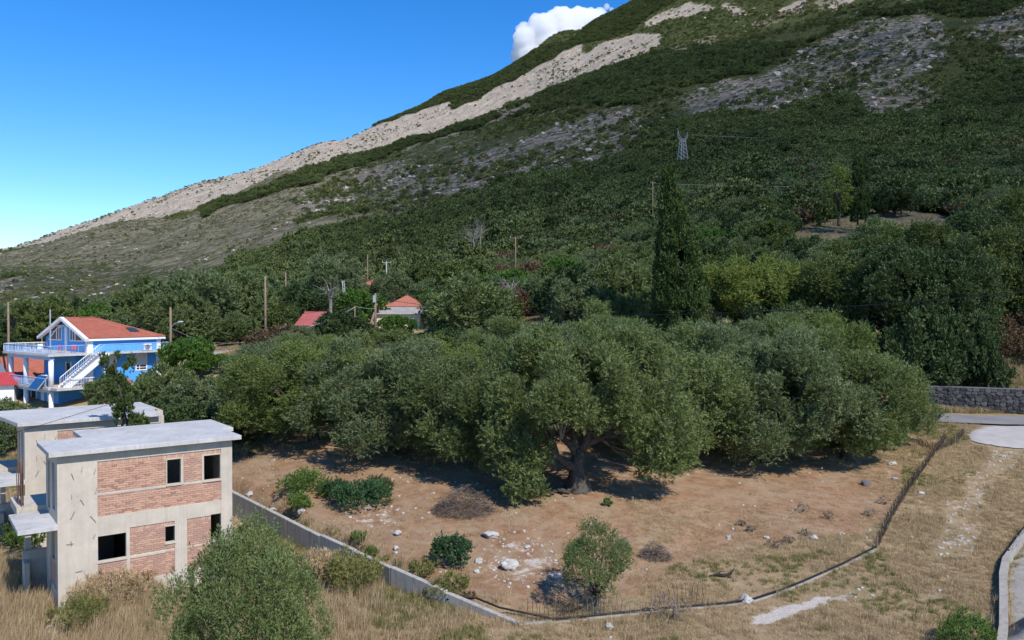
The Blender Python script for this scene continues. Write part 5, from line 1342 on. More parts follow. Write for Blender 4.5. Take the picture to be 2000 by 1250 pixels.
# shrubs hanging over the wall
WS = make_tree('evergreen_shrub', 320, 1.9, 2.8, M['dark'], M['bark_dark'], 16000, .2, .06, npuff=20, pr=.7, cb=0, up=.1, low=-.6, r0=.08, label='x', cat='shrub')
for (px, d, s, lab) in [(1755, 87.8, 1.2, 'dark shrub over the wall end beside the grove'), (1800, 87.6, 1.25, 'dark shrub on the wall top, second from the grove'), (1845, 87.3, 1.35, 'dark shrub on the middle of the wall top'), (1890, 87, 1.3, 'dark shrub on the wall top left of the earth bank'), (1935, 86.8, .9, 'dark shrub trailing over the wall at the edge of the earth bank')]:
    place(WS, base(px, d + .3), rt.uniform(0, 6), (s * rt.uniform(.85, 1.15), s, s * rt.uniform(1.1, 1.9)), lab, 'shrubs along the roadside wall')
BR_ = make_tree('dry_shrub', 322, 1.9, 2.6, M['brown'], M['bark_dark'], 14000, .18, .05, npuff=18, pr=.7, cb=0, low=-.6, r0=.08, label='x', cat='shrub')
for (px, d, s, lab) in [(1975, 93, 1.2, 'reddish dry shrub on the earth bank right of the roadside trees'), (1955, 98, 1.3, 'reddish dry shrub higher on the earth bank'), (1990, 103, 1.5, 'reddish dry shrub at the top of the earth bank')]:
    place(BR_, base(px, d), rt.uniform(0, 6), (s, s, s), lab, 'dry shrubs on the earth bank')

# mixed trees of the valley
VK = [make_tree('olive_tree', 400, 3.6, 6.4, M['olive'], M['bark_dark'], 17000, .33, .085, npuff=30, pr=1.0, cb=.08, low=-.6, r0=.25, nl=5, label='x'),
      make_tree('olive_tree', 401, 3.6, 6.4, M['olive_grey'], M['bark_dark'], 17000, .33, .085, npuff=28, pr=1.05, cb=.08, low=-.6, r0=.25, nl=5, label='x'),
      make_tree('evergreen_oak', 402, 3.6, 6.6, M['dark'], M['bark_dark'], 17000, .33, .095, npuff=30, pr=1.0, cb=.05, low=-.7, r0=.25, nl=5, label='x'),
      make_tree('evergreen_oak', 403, 3.6, 6.6, M['oakgreen'], M['bark_dark'], 17000, .33, .095, npuff=30, pr=1.0, cb=.05, low=-.7, r0=.25, nl=5, label='x'),
      make_tree('broadleaf_tree', 404, 3.4, 6.2, M['bright'], M['bark_dark'], 15000, .34, .12, npuff=26, pr=1.0, cb=.08, low=-.6, r0=.22, nl=5, label='x'),
      make_tree('browning_tree', 405, 3.2, 5.8, M['brown'], M['bark_dark'], 14000, .3, .07, npuff=26, pr=.95, cb=.08, low=-.6, r0=.22, nl=6, label='x')]
VL = ['silvery olive tree', 'pale grey olive tree', 'dark evergreen oak', 'mid green oak', 'bright green tree', 'brown leaved tree']
VG = ['silvery valley olives', 'grey valley olives', 'dark valley oaks', 'green valley oaks', 'bright valley trees', 'brown valley trees']
# told-apart trees first : px, d, height, half width, kind, label
SP = [(100, 118, 8.2, 4.6, 3, 'rounded green tree behind the gable of the blue house'), (205, 122, 6.2, 3.6, 4, 'bright green tree behind the red tiled roof of the blue house'), (158, 128, 6.6, 3.6, 2, 'dark tree behind the ridge of the blue house'),
      (300, 122, 8.6, 5.0, 0, 'big olive right behind the roof of the blue house'), (385, 120, 9.4, 5.4, 1, 'big olive behind the street lamp'), (450, 126, 9.0, 5.0, 0, 'big olive between the lamp pole and the tall brown pole'),
      (560, 150, 8, 4.6, 2, 'dark tree beside the farther pole'), (600, 135, 7.6, 4.2, 2, 'dark rounded tree left of the red sheet roof'), (648, 172, 11.5, 5.4, 1, 'tall silvery olive rising above the bare tree'),
      (835, 190, 9.5, 5.6, 3, 'big rounded green oak above the orange roofs, left one'), (915, 182, 9.8, 7.2, 3, 'big rounded green oak above the orange roofs, right one'), (760, 186, 6.5, 4.2, 5, 'brown tree just above the orange tiled roof'),
      (850, 168, 4.6, 3.6, 4, 'bright green tree at the right end of the orange roof'), (676, 140, 7.2, 4.6, 4, 'bright green broadleaf tree left of the stout pole'), (668, 112, 4.6, 3.4, 2, 'dark leafy tree under the pale cable'),
      (778, 122, 3.5, 2.2, 4, 'fig like green tree in front of the grey roofed shed'), (915, 112, 8.0, 5.9, 0, 'large olive right of the cream shed'), (975, 131, 6.0, 4.0, 3, 'olive green shrub tree left of the garden clearing'),
      (1100, 170, 8.0, 5.0, 4, 'bright green tree right of the bare tree stumps'), (1040, 176, 7.8, 4.8, 5, 'brownish tree with bare stems behind the garden clearing'), (1135, 118, 8.0, 5.0, 2, 'dark rounded tree at the right of the garden clearing'),
      (1230, 112, 8.2, 5.0, 0, 'olive close behind the grove left of the tall cypress'), (368, 96, 5.0, 2.7, 4, 'green leafy tree beside the right end of the blue house'), (430, 99, 1.9, 2.0, 4, 'bright green bush below the pale stone wall'),
      (330, 80, 4.6, 2.6, 0, 'olive behind the second unfinished house, right of the conifer'), (390, 74, 4.0, 2.7, 1, 'grey olive above the roof of the nearest unfinished house'), (450, 80, 2.9, 2.8, 0, 'olive below the pale stone wall at the grove edge'),
      (345, 68, 3.6, 2.5, 2, 'dark shrubby tree behind the nearest unfinished house'), (420, 66, 3.4, 2.2, 2, 'dark shrubby tree at the right end of the flat concrete roof'), (215, 84, 3.9, 2.2, 0, 'olive in front of the blue house patio'),
      (250, 86, 2.8, 2.2, 1, 'pale olive below the tiled canopy of the blue house'), (20, 74, 3.6, 2.6, 0, 'olive in front of the lower columns of the blue house, far left'), (60, 72, 3.0, 2.2, 3, 'green bush above the rear flat roof, left'),
      (-30, 70, 4.0, 2.8, 1, 'grey olive cut by the left edge below the red roof'), (300, 92, 2.4, 2.0, 3, 'green bush under the windows of the blue house'), (-25, 112, 6, 4.0, 2, 'dark tree at the left edge beside the cream house'),
      (1745, 232, 8.0, 6.5, 2, 'dark wide tree on the sunlit terrace right of the cypress pair'), (1585, 226, 5.6, 4.4, 1, 'small grey olive left of the pine on the terrace'), (1545, 230, 6, 4.4, 5, 'brownish bush below the terrace path'), (1500, 175, 7, 5, 3, 'green tree behind the yellow green ones')]
placed = []
for (px, d, H, R, k, lab) in SP:
    h0 = [6.4, 6.4, 6.6, 6.6, 6.2, 5.8][k]; r0 = [3.6, 3.6, 3.6, 3.6, 3.4, 3.2][k]
    place(VK[k], base(px, d), rt.uniform(0, 6), (R / r0, R / r0, H / h0), lab, VG[k]); placed.append((px, d, R))
for px in list(range(545, 1110, 26)) + list(range(555, 1110, 31)):
    d = 97 + rt.uniform(0, 30); b_ = base(px, d); k = rt.choice([0, 1, 0, 3, 2, 0]); top = 649 if 740 < px < 850 else 640 if px < 740 else 645
    hh_ = P(px, top + rt.uniform(-3, 8), d).z - b_[2]
    if hh_ < .8: continue
    R_ = rt.uniform(1.6, 2.9); wh = ['below the red sheet roof', 'below the stout braced pole', 'below the cream shed', 'right of the cream shed', 'below the garden clearing'][min(4, int((px - 545) / 115))]
    place(VK[k], b_, rt.uniform(0, 6), (R_ / 3.6, R_ / 3.6, hh_ / 6.9), 'low %s filling in behind the grove %s' % (['silvery olive', 'grey olive', 'dark oak', 'green oak'][k], wh), VG[k]); placed.append((px, d, R_))
AVOID = [(780, 165, 78), (780, 150, 70), (622, 128, 34), (727, 200, 26), (70, 108, 90), (-18, 96, 70), (25, 122, 60), (455, 108, 60), (1040, 135, 45), (733, 118, 30), (200, 100, 150), (1640, 212, 95), (1700, 215, 120), (1760, 222, 60)]
n_auto = 0; tries = 0
cnt = [0] * 6
while tries < 9000 and n_auto < 560:
    tries += 1
    d = math.sqrt(rt.random() * (245 ** 2 - 92 ** 2) + 92 ** 2); px = rt.uniform(-70, 2090)
    x = (px - 1000) / FPX * d
    if 1535 < px < 1885 and d > 162: continue
    if 1385 < px < 1540 and d > 232: continue
    if px < 480 and d < 112: continue
    if px > 1600 and d < 126: continue
    if d < 104 and px > 560 and px < 1500: continue
    if d < 138 and px > 540 and px < 1090: continue
    if px < 620 and (d > 160 if px > 250 else d > 128): continue
    if px < 240 and d < 112: continue
    if any(abs(px - a) < w * (160 / max(d, 60)) ** .2 and d > b - 14 - (0 if b < 200 else 8) and d < b + 7 for a, b, w in AVOID): continue
    if any(abs(px - a) / FPX * d < 1.6 + r_ * .55 and abs(d - b) < 2.5 + r_ * .6 for a, b, r_ in placed): continue
    n1 = float(vnoise(np.array([x / 28.]), np.array([d / 28.]), 5)[0]); q = rt.random()
    if px > 1250: k = 2 if q < .34 else 3 if q < .56 else 0 if q < .86 else 1 if q < .95 else 4 if q < .98 else 5
    else: k = 1 if q < .25 + .3 * n1 else 0 if q < .62 else 2 if q < .76 else 3 if q < .88 else 5 if q < .94 else 4
    if cnt[k] >= 285: continue
    R = rt.uniform(2.5, 4.3); H = R * rt.uniform(1.35, 1.8); h0 = [6.4, 6.4, 6.6, 6.6, 6.2, 5.8][k]; r0 = [3.6, 3.6, 3.6, 3.6, 3.4, 3.2][k]
    zone = ('at the left edge behind the blue house' if px < 330 else 'behind the tall brown pole' if px < 560 else 'behind the red sheet roof' if px < 720 else 'above the orange roofs' if px < 900
            else 'upslope of the garden clearing' if px < 1080 else 'left of the tall cypress' if px < 1290 else 'right of the tall cypress' if px < 1460 else 'behind the yellow green trees' if px < 1600 else
            'around the pale terrace' if px < 1790 else 'above the roadside stand')
    row = 'in the nearest row' if d < 150 else 'middle row' if d < 200 else 'in the farthest row'
    size = 'small' if R < 3.0 else 'middling' if R < 3.7 else 'wide'
    place(VK[k], base(px, d), rt.uniform(0, 6), (R / r0, R / r0, H / h0), '%s %s %s, %s' % (size, VL[k], zone, row.replace('in the nearest row', 'nearest row').replace('in the farthest row', 'farthest row')), VG[k]); placed.append((px, d, R)); n_auto += 1; cnt[k] += 1
print('valley trees', n_auto, cnt)

# bare dead trees
def dead_tree(px, ytop, d, H, seed, label, spread=.5, n=26):
    rng = np.random.default_rng(seed); t = P(px, ytop, d); e = empty('dead_tree', (t.x, t.y, t.z - H), label, 'tree'); m = MB()
    m.tube([(0, 0, -1), (.1, 0, H * .3), (-.2, .1, H * .6)], [.3, .22, .14], 6)
    for k in range(n):
        z0 = H * (.2 + .4 * rng.random()); a = rng.random() * 6.28; l_ = H * (.25 + .3 * rng.random()); up = H * (.2 + .35 * rng.random())
        p0 = Vector((-.1, 0, z0)); p1_ = p0 + Vector((math.cos(a) * l_ * spread * .5, math.sin(a) * l_ * spread * .5, up * .6)); p2_ = p0 + Vector((math.cos(a) * l_ * spread, math.sin(a) * l_ * spread, up))
        m.tube([p0, p1_, p2_], [.10, .06, .025], 4)
        for q in range(3):
            w = p1_.lerp(p2_, rng.random()); m.tube([w, w + Vector(rng.normal(size=3)) * .8 + Vector((0, 0, .3))], [.04, .015], 3)
    m.build('bare_branches', M['deadwood'], e)
dead_tree(938, 420, 300, 13, 1, 'bare grey dead tree standing tall on the wooded slope', .5)
dead_tree(925, 445, 290, 8, 4, 'lower bare dead tree beside the tall grey one', 1.1)
dead_tree(645, 552, 130, 4.0, 2, 'tangle of bare grey branches left of the white ladder', .9, 16)
dead_tree(1000, 540, 140, 5.5, 3, 'cluster of bare pale stems by the garden clearing', .6, 18)
dead_tree(1500, 362, 260, 5, 6, 'small white dead trunk on the slope right of the cypress', .3, 8)
e = empty('ladder', P(672, 563, 132), 'white ladder leaning up among the trees', 'ladder', None, .3); e.scale = (.55, .55, .5)
lz = 2.6
for s_ in (-.28, .28): m = MB(); m.tube([(s_, 0, -1.2), (s_ - .25, .5, lz)], .05, 5); m.build('rail', M['white'], e)
for k in range(8): z = -.9 + k * .43; f_ = (z + 1.2) / (lz + 1.2); m = MB(); m.tube([(-.28 - .25 * f_, .5 * f_, z), (.28 - .25 * f_, .5 * f_, z)], .035, 5); m.build('rung', M['white'], e)
# palm by the far left house
def palm(px, py, d, H, label):
    rng = np.random.default_rng(8); t = P(px, py, d); e = empty('palm_tree', (t.x, t.y, t.z - H), label, 'tree'); m = MB(); m.tube([(0, 0, -.5), (.1, 0, H * .5), (0, 0, H)], [.3, .24, .2], 8); m.build('trunk', M['bark'], e, True)
    m = MB()
    for k in range(26):
        a = rng.random() * 6.28; up = rng.uniform(-.1, 1.0); pts = [Vector((math.cos(a) * s * 2.0, math.sin(a) * s * 2.0, H + up * s * 1.4 - 1.6 * s * s)) for s in np.linspace(0, 1, 7)]
        for i in range(6):
            for s_ in (-1, 1):
                for w in (0, .5):
                    p_ = pts[i].lerp(pts[i + 1], w); sd_ = Vector((-math.sin(a), math.cos(a), -.4)) * s_ * .5; t_ = (pts[i + 1] - pts[i]).normalized() * .12
                    o_ = len(m.v); m.v += [tuple(p_ - t_), tuple(p_ + t_), tuple(p_ + sd_ + t_)]; m.f.append((o_, o_ + 1, o_ + 2))
    m.build('fronds', M['oakgreen'], e)
palm(25, 600, 116, 4.5, 'palm tree behind the cream house at the far left')

# ================================================================ shrubs, weeds, dead brush on the plot
def shrub(name, px, py, R, H, mat, n, ll, lw, seed, label, up=.7, cat='shrub', npuff=14):
    g = G(px, py); rng = np.random.default_rng(seed); c, r = crown_puffs(rng, seed, R * .72, H * .42, H * .48, npuff, R * .36, -.6)
    v, f, t = leaf_cloud(rng, c, r, n, ll, lw, up=up, quad=True, ctr=(0, 0, 0)); root = empty(name, g, label, cat)
    link(bpy.data.objects.new('foliage', np_mesh('foliage', v, f, mat, {'tint': t})), root)
    m = MB()
    for k in range(7): s = c[rng.integers(0, len(c))]; m.tube([(0, 0, -.1), (s[0] * .4, s[1] * .4, s[2] * .6), tuple(s)], [.025, .018, .008], 4)
    m.build('stems', M['bark_dark'], root); return root
shrub('green_shrub', 882, 1108, .95, 1.35, M['blueweed'], 6000, .11, .03, 1, 'dense blue green shrub standing alone left of the pale boulder')
shrub('green_shrub', 592, 968, 1.7, 1.1, M['weed'], 6500, .12, .03, 2, 'bright green bush at the foot of the grove, nearest the concrete wall')
shrub('green_shrub', 700, 990, 1.7, 1.15, M['blueweed'], 7000, .12, .035, 3, 'low dark green bush above the heap of white stones')
shrub('green_shrub', 655, 975, 1.1, 1.0, M['blueweed'], 4000, .12, .03, 4, 'small dark green bush between the bright one and the low dark one')
shrub('green_shrub', 740, 968, 1.1, .9, M['dark'], 4000, .12, .03, 5, 'darkest green bush right of the low dark green one, in the grove shade')
shrub('weed_clump', 582, 1003, .75, .95, M['weed'], 2600, .14, .022, 6, 'bright green weed clump behind the concrete wall', 1.2)
shrub('weed_clump', 872, 1172, 1.0, .95, M['greengrass'], 3200, .14, .02, 7, 'olive green weed clump growing on top of the low wall end', 1.2)
shrub('weed_clump', 822, 1130, .8, .6, M['greengrass'], 2000, .12, .02, 8, 'small weed clump left of the blue green shrub', 1.1)
shrub('weed_clump', 700, 1060, .45, .5, M['weed'], 1100, .10, .02, 9, 'small green tuft upslope of the bent middle of the wall', 1.1)
shrub('weed_clump', 724, 1088, .35, .35, M['weed'], 900, .10, .02, 10, 'tiny green tuft close above the middle of the wall', 1.1)
shrub('weed_clump', 690, 1155, 1.6, 1.2, M['greengrass'], 5200, .2, .022, 11, 'tall yellowing weeds in front of the middle of the wall', 1.6)
shrub('weed_clump', 625, 1130, 1.2, 1.1, M['drygrass'], 4000, .22, .02, 12, 'tall straw coloured weeds beside the near olive', 1.8)
shrub('weed_clump', 1900, 1262, 1.2, .9, M['weed'], 3600, .14, .022, 13, 'green weeds at the bottom edge beside the pale concrete wall', 1.4)
shrub('weed_clump', 1188, 990, .25, .45, M['weed'], 500, .12, .03, 14, 'single green sprout right of the old olive trunk', 1.4)
shrub('weed_clump', 1650, 880, 2.2, 1.1, M['oakgreen'], 6000, .16, .04, 15, 'low leafy branch spray at the shaded right foot of the grove', .4)
shrub('red_weed', 912, 1178, .35, .4, M['brown'], 700, .08, .02, 16, 'small reddish dry weed right of the low wall end')
shrub('green_shrub', 48, 1085, 1.1, 1.7, M['weed'], 3600, .13, .03, 17, 'green shrub between the two unfinished houses at the left', .9)
shrub('green_shrub', 18, 1065, 1.0, 1.2, M['dark'], 3000, .13, .03, 18, 'dark low shrub at the foot of the second unfinished house', .8)
shrub('dry_shrub', 205, 1190, 1.5, 1.3, M['drygrass'], 7000, .20, .014, 19, 'feathery golden dry bush against the long wall of the unfinished house', 1.4)
shrub('dry_shrub', 280, 1165, 1.0, 1.0, M['drygrass'], 4000, .20, .014, 20, 'pale dry bush between the house wall and the near olive', 1.4)
shrub('dry_shrub', 150, 1225, 1.3, .9, M['greengrass'], 4500, .2, .014, 21, 'olive tinged dry bush by the near corner of the unfinished house', 1.4)
for i, (px, py, s, lab) in enumerate([(1620, 1015, .35, 'grey thistle tuft nearest the reed fence'), (1575, 1048, .3, 'grey thistle tuft in the middle of the dry plot'), (1515, 1070, .38, 'grey thistle tuft lowest in the dry plot'), (1545, 1062, .3, 'grey thistle tuft beside the lowest one'),
                                      (1470, 1040, .25, 'grey thistle tuft left of the white stones'), (1450, 1028, .25, 'small grey thistle tuft upslope of the dead log'), (1570, 1000, .35, 'grey thistle tuft in the upper right of the dry plot'), (1700, 1010, .35, 'grey thistle tuft beside the reed fence'),
                                      (1730, 985, .4, 'greenish thistle tuft against the reed fence'), (1310, 1210, .75, 'grey dry thistle heap on the outer side of the kerb')]):
    shrub('thistle', px, py, s * 1.2, s * 1.1, M['twig'], 420 if s < .6 else 1600, .12, .010, 50 + i, lab, .8, 'weed', 8)
def brush(px, py, W, H, seed, label, n=420, dep=None):
    g = G(px, py); rng = np.random.default_rng(seed); e = empty('brushwood_pile', g, label, 'brush pile'); m = MB(); dep = dep or W * .6
    for k in range(n):
        a = rng.random() * 6.28; rr = math.sqrt(rng.random()); c = Vector((math.cos(a) * rr * W * .8, math.sin(a) * rr * dep * .8, H * (1 - rr * rr) * rng.random())); t = Vector(rng.normal(size=3)); t.z *= .35; t.normalize()
        l_ = rng.uniform(.3, .8); m.tube([c - t * l_ * .5, c + Vector(rng.normal(size=3)) * .04, c + t * l_ * .5], [.012, .010, .004], 3, False)
    m.build('twigs', M['twig'], e)
brush(1280, 1090, 1.05, .85, 1, 'round pile of dry grey brushwood right of the small olive')
brush(1215, 1075, .6, .8, 2, 'thin wisp of dry twigs between the small olive and the round pile', 140)
brush(905, 1000, 2.3, 1.6, 3, 'big dark heap of cut brushwood in the shade left of the old olive', 1300, 1.6)
g = G(1412, 1128); e = empty('dead_log', g, 'charred forked branch lying on the dry plot', 'log'); m = MB()
m.tube([(-.65, 0, .05), (-.2, 0, .12), (.15, -.05, .08), (.4, .0, .15), (.62, .05, .4)], [.03, .08, .09, .07, .03], 7); m.tube([(.15, 0, .1), (.35, -.1, .03), (.45, -.12, .02)], [.07, .06, .03], 6); m.tube([(-.2, 0, .1), (-.05, .15, .22), (.2, .2, .24)], [.04, .025, .01], 5); m.build('wood', M['black_wood'], e, True)
for (px, py, lab) in ((1326, 1108, 'small dark broken stick right of the brushwood pile'), (1342, 1118, 'short dark stick left of the charred branch')):
    g = G(px, py); m = MB(); m.tube([(-.2, 0, .15), (0, .03, .06), (.12, 0, .03), (.14, 0, .12)], [.015, .025, .02, .01], 5); o = m.build('stick', M['black_wood'], None, True); o.location = g; tag(o, lab, 'stick')

# ================================================================ stones
for i, (px, py, s, sz, lab) in enumerate([(995, 1112, .42, .42, 'large pale limestone boulder left of the small olive'), (1461, 1176, .33, .25, 'smooth rounded grey boulder on the kerb'), (958, 1048, .45, .26, 'flat pale rock below the brushwood heap'),
                                          (1693, 948, .33, .28, 'dark grey boulder at the shaded edge of the grove, right'), (1191, 1228, .22, .18, 'white rounded stone outside the kerb below the small olive'), (1250, 1198, .17, .14, 'white stone on the kerb right of the pickets'),
                                          (773, 1074, .18, .18, 'round white stone on the slope behind the wall'), (775, 1045, .25, .2, 'grey stone on the slope upslope of the round white one'), (587, 1003, .24, .24, 'white stone at the foot of the bright weed clump'),
                                          (486, 973, .27, .27, 'white stone behind the wall near the unfinished house'), (533, 998, .22, .16, 'white stone on the wall top at the left'), (1592, 1053, .22, .16, 'white stone on the dry plot, largest of the right group'),
                                          (1500, 1052, .16, .12, 'white stone on the dry plot left of the largest one'), (1425, 1050, .13, .1, 'small white stone on the upper dry plot'), (1802, 965, .2, .15, 'white stone just outside the reed fence'),
                                          (1745, 908, .3, .22, 'grey stone lying on the slope below the road'), (1750, 938, .22, .16, 'small grey stone on the slope below the road'), (1648, 1045, .16, .12, 'white stone right of the largest white one'),
                                          (935, 1100, .22, .2, 'pale stone left of the large limestone boulder'), (1083, 1130, .26, .18, 'pale stone in the rubble patch beside the small olive'), (1030, 1070, .17, .12, 'white stone upslope of the rubble patch'), (930, 1118, .16, .14, 'pale stone below the blue green shrub')]):
    me = rock_mesh('boulder', i + 1, M['boulder'] if i != 3 else M['wallstone']); o = link(bpy.data.objects.new('boulder', me)); o.location = G(px, py) + Vector((0, 0, sz * .45)); o.scale = (s, s * .85, sz); o.rotation_euler = (0, 0, i * 1.3)
    tag(o, lab, 'stone')
rg2 = np.random.default_rng(4)
def field_points(n, d0=29, d1=82, p0=-60, p1=2060):
    d = np.sqrt(rg2.random(n) * (d1 * d1 - d0 * d0) + d0 * d0); px = p0 + (p1 - p0) * rg2.random(n); x = (px - 1000) / FPX * d; z = Zg(x, d); a, b = proj(x, d, z); return x, d, z, a, b
def amask(a, b, polys):
    m = np.zeros(a.shape, bool)
    for q in polys: m |= inpoly(a, b, q)
    return m
OFF = [[(1890, 850), (1915, 832), (2100, 832), (2100, 885), (1940, 878), (1905, 868)], [(1460, 1225), (1470, 1203), (1600, 1163), (1655, 1162), (1600, 1187), (1500, 1225)]]
x, y, z, a, b = field_points(60000)
em = amask(a, b, EARTH); gm = amask(a + rg2.normal(size=len(a)) * 8, b + rg2.normal(size=len(a)) * 5, GRAVEL)
pr = np.where(gm, .55, np.where(em, .025 + .06 * (fbm(x * .3, y * .3, 8, 3) > .25), .012))
k = (rg2.random(len(x)) < pr) & ~amask(a, b, OFF)
stn = [rock_mesh('pebble', 60 + i, M['boulder'], 1) for i in range(4)]
scatter('loose_stones', stn, np.stack([x, y, z + .01], -1)[k], (.02 + .10 * rg2.random(k.sum()) ** 3.0), 'pale loose stones scattered over the earth and along the track', seed=5)

# ================================================================ grasses
def tuft(seed, mat, n, H, spread, w=.010, lean=.5):
    rng = np.random.default_rng(seed); a = rng.random(n) * 6.283; r = spread * np.sqrt(rng.random(n)); p = np.stack([np.cos(a) * r, np.sin(a) * r, np.zeros(n)], -1)
    h = H * (.5 + .6 * rng.random(n)); an = rng.random(n) * 6.283; le = lean * (.2 + rng.random(n)); dv = np.stack([np.cos(an), np.sin(an), np.zeros(n)], -1); sd_ = np.stack([-np.sin(an + .6), np.cos(an + .6), np.zeros(n)], -1) * w
    mid = p + dv * (le * h * .35)[:, None]; mid[:, 2] = h * .6; tip = p + dv * (le * h)[:, None]; tip[:, 2] = h
    v = np.stack([p - sd_, p + sd_, mid + sd_ * .7, mid - sd_ * .7, tip, tip], 1); v = v[:, :5].reshape(-1, 3); o = np.arange(n) * 5
    f = np.concatenate([np.stack([o, o + 1, o + 2], -1), np.stack([o, o + 2, o + 3], -1), np.stack([o + 3, o + 2, o + 4], -1)])
    return np_mesh('tuft', v, f, mat, {'tint': np.repeat(rng.random(n), 5)})
TF = [tuft(i, M['drygrass'], 34, .34, .22, .008, .9) for i in range(4)] + [tuft(10 + i, M['drygrass'], 30, .16, .26, .009, 1.6) for i in range(3)] + [tuft(20 + i, M['greengrass'], 30, .28, .2, .009, .7) for i in range(2)] + [tuft(30, M['drygrass'], 40, .85, .3, .007, .5)]
road_mask = [[(1780, 792), (2100, 800), (2100, 842), (1960, 838), (1850, 824), (1780, 812)]]
x, y, z, a, b = field_points(190000, 28, 84)
hx = x - HA.x; hy = y - HA.y; lr = hx * HR.x + hy * HR.y; ll_ = hx * HL.x + hy * HL.y
inh = ((lr > -.2) & (lr < 8.4) & (ll_ > -.05) & (ll_ < 6.5)) | ((lr > -1.2) & (lr < 8.4) & (ll_ > 11.4) & (ll_ < 18))
em = amask(a + 18 * fbm(x * .4, y * .4, 2), b + 8 * fbm(x * .4, y * .4, 7), EARTH); gm = amask(a, b, GRAVEL); shade = (y > 50) & (x < 24) & (x > -20)
nz = fbm(x * .35, y * .35, 14, 4)
dryplot = em & (a > 1230)
pr = np.where(shade, .04, np.where(dryplot, .30, np.where(em, .06, .80))) * np.clip(.75 + 1.1 * nz, .08, 1.4) * np.where(gm, .10, 1)
k = (rg2.random(len(x)) < pr) & ~amask(a, b, OFF) & ~amask(a, b, road_mask) & ~inh & (y < 79)
x, y, z, a, b, nz = [q[k] for q in (x, y, z, a, b, nz)]; em = em[k]; q = rg2.random(len(x))
gz = fbm(x * .22, y * .22, 33, 3)
vi = np.where(em | (q < np.where(a > 900, .85, .45)), 4 + rg2.integers(0, 3, len(x)), rg2.integers(0, 4, len(x))); vi = np.where((gz > .18) & (q > .55) & ~em, 7 + rg2.integers(0, 2, len(x)), vi)
tall = (~em) & (rg2.random(len(x)) < np.where((a < 330) & (b > 1120), .30, np.where((a < 760) & (y < 44), .06, .008))); vi = np.where(tall, 9, vi)
scatter('dry_grass', TF, np.stack([x, y, z - .01], -1), (.6 + .7 * rg2.random(len(x))) * np.where(a > 1000, .75, 1), 'dry straw coloured grass covering the field', seed=6, vi=vi)
# golden grass on the banks and terraces further off
gx = []
for (px, py, rx, ry, d0, d1) in [(460, 676, 60, 9, 104, 114), (1640, 440, 150, 26, 180, 225), (1440, 388, 110, 12, 250, 290), (1050, 615, 26, 22, 118, 150), (1975, 735, 45, 22, 86, 96), (1890, 800, 140, 8, 82, 86)]:
    n = 1500; d = d0 + (d1 - d0) * rg2.random(n); a = px - rx + 2 * rx * rg2.random(n); xx = (a - 1000) / FPX * d; zz_ = Zg(xx, d); gx.append(np.stack([xx, d, zz_], -1))
gx = np.vstack(gx); scatter('bank_grass', TF[:4] + TF[7:9], gx, 1.0 + 1.2 * rg2.random(len(gx)), 'golden dry grass on the distant banks and terraces', seed=7)

# ================================================================ rod, cane and reed fences
def rods(pa, pb, n, h, r, mat, label, name, jit=.04, part='rod', wires=2):
    a = G(*pa); b = G(*pb); e = empty(name, a, label, 'fence'); rr = random.Random(n)
    for i in range(n):
        c = a.lerp(b, i / (n - 1)) - a; hh_ = h * rr.uniform(.82, 1.12); m = MB(); m.tube([(0, 0, -.1), (rr.uniform(-jit, jit) * .5, 0, hh_ * .5), (rr.uniform(-jit, jit), rr.uniform(-jit, jit), hh_)], r, 5)
        o = m.build(part, mat, e); o.location = c + Vector((rr.uniform(-.03, .03), 0, 0))
    for w in range(wires):
        m = MB(); m.tube([Vector((0, 0, h * (.25 + .45 * w))), b - a + Vector((0, 0, h * (.25 + .45 * w)))], .006, 3); m.build('tie_wire', mat, e)
    return e
rods((1031, 1214), (1138, 1212), 14, 1.15, .014, M['rust'], 'row of rusty reinforcing rods standing up left of the small olive', 'rod_fence', .06)
rods((1150, 1205), (1215, 1203), 9, .85, .02, M['deadwood'], 'row of pale canes in front of the small olive', 'cane_fence', .05, 'cane')
rods((1222, 1203), (1262, 1200), 5, .55, .018, M['deadwood'], 'short thin run of canes right of the small olive', 'cane_fence', .05, 'cane', 1)
rods((1308, 1178), (1372, 1182), 8, 1.0, .014, M['rust'], 'row of leaning rusty rods between the small olive and the charred branch', 'rod_fence', .12)
def reed(pts, h, label, seed, dens=16, sd=.25):
    g = [G(*p) for p in pts]; e = empty('reed_fence', g[0], label, 'fence'); rr = random.Random(seed); m = MB(); tt = []
    for a, b in zip(g[:-1], g[1:]):
        n = int((b - a).length * dens)
        for i in range(n):
            c = a.lerp(b, i / n) - g[0]; hh_ = h * rr.uniform(.6, 1.1); c = c + Vector((rr.uniform(-sd, sd) * .3, rr.uniform(-sd, sd) * .3, 0)); w = rr.uniform(.012, .022)
            t = Vector((rr.uniform(-.14, .14), rr.uniform(-.14, .14), hh_)); m.tube([c, c + t], [w, w * .6], 3, False)
        m2 = MB(); m2.tube([Vector((0, 0, -.2)), Vector((0, 0, h * 1.1))], .045, 6); o = m2.build('post', M['pole'], e); o.location = a - g[0]
        m3 = MB(); m3.beam(a - g[0] + Vector((0, 0, h * .62)), b - g[0] + Vector((0, 0, h * .62)), .012, .012); m3.build('rail', M['pole'], e)
    m.build('reeds', M['twig'], e)
reed([(1716, 1072), (1728, 1045), (1745, 1010), (1772, 965), (1800, 925), (1825, 890), (1842, 868), (1850, 858)], .62, 'weathered brown reed and stick fence climbing beside the track', 1, 15)
reed([(1795, 868), (1830, 882), (1868, 868), (1885, 850)], .65, 'short grey stick fence along the shaded gully below the road', 2, 22)
reed([(1975, 1092), (1990, 1066), (2012, 1038)], .5, 'broken reed matting on top of the pale concrete wall at the right edge', 3, 30)

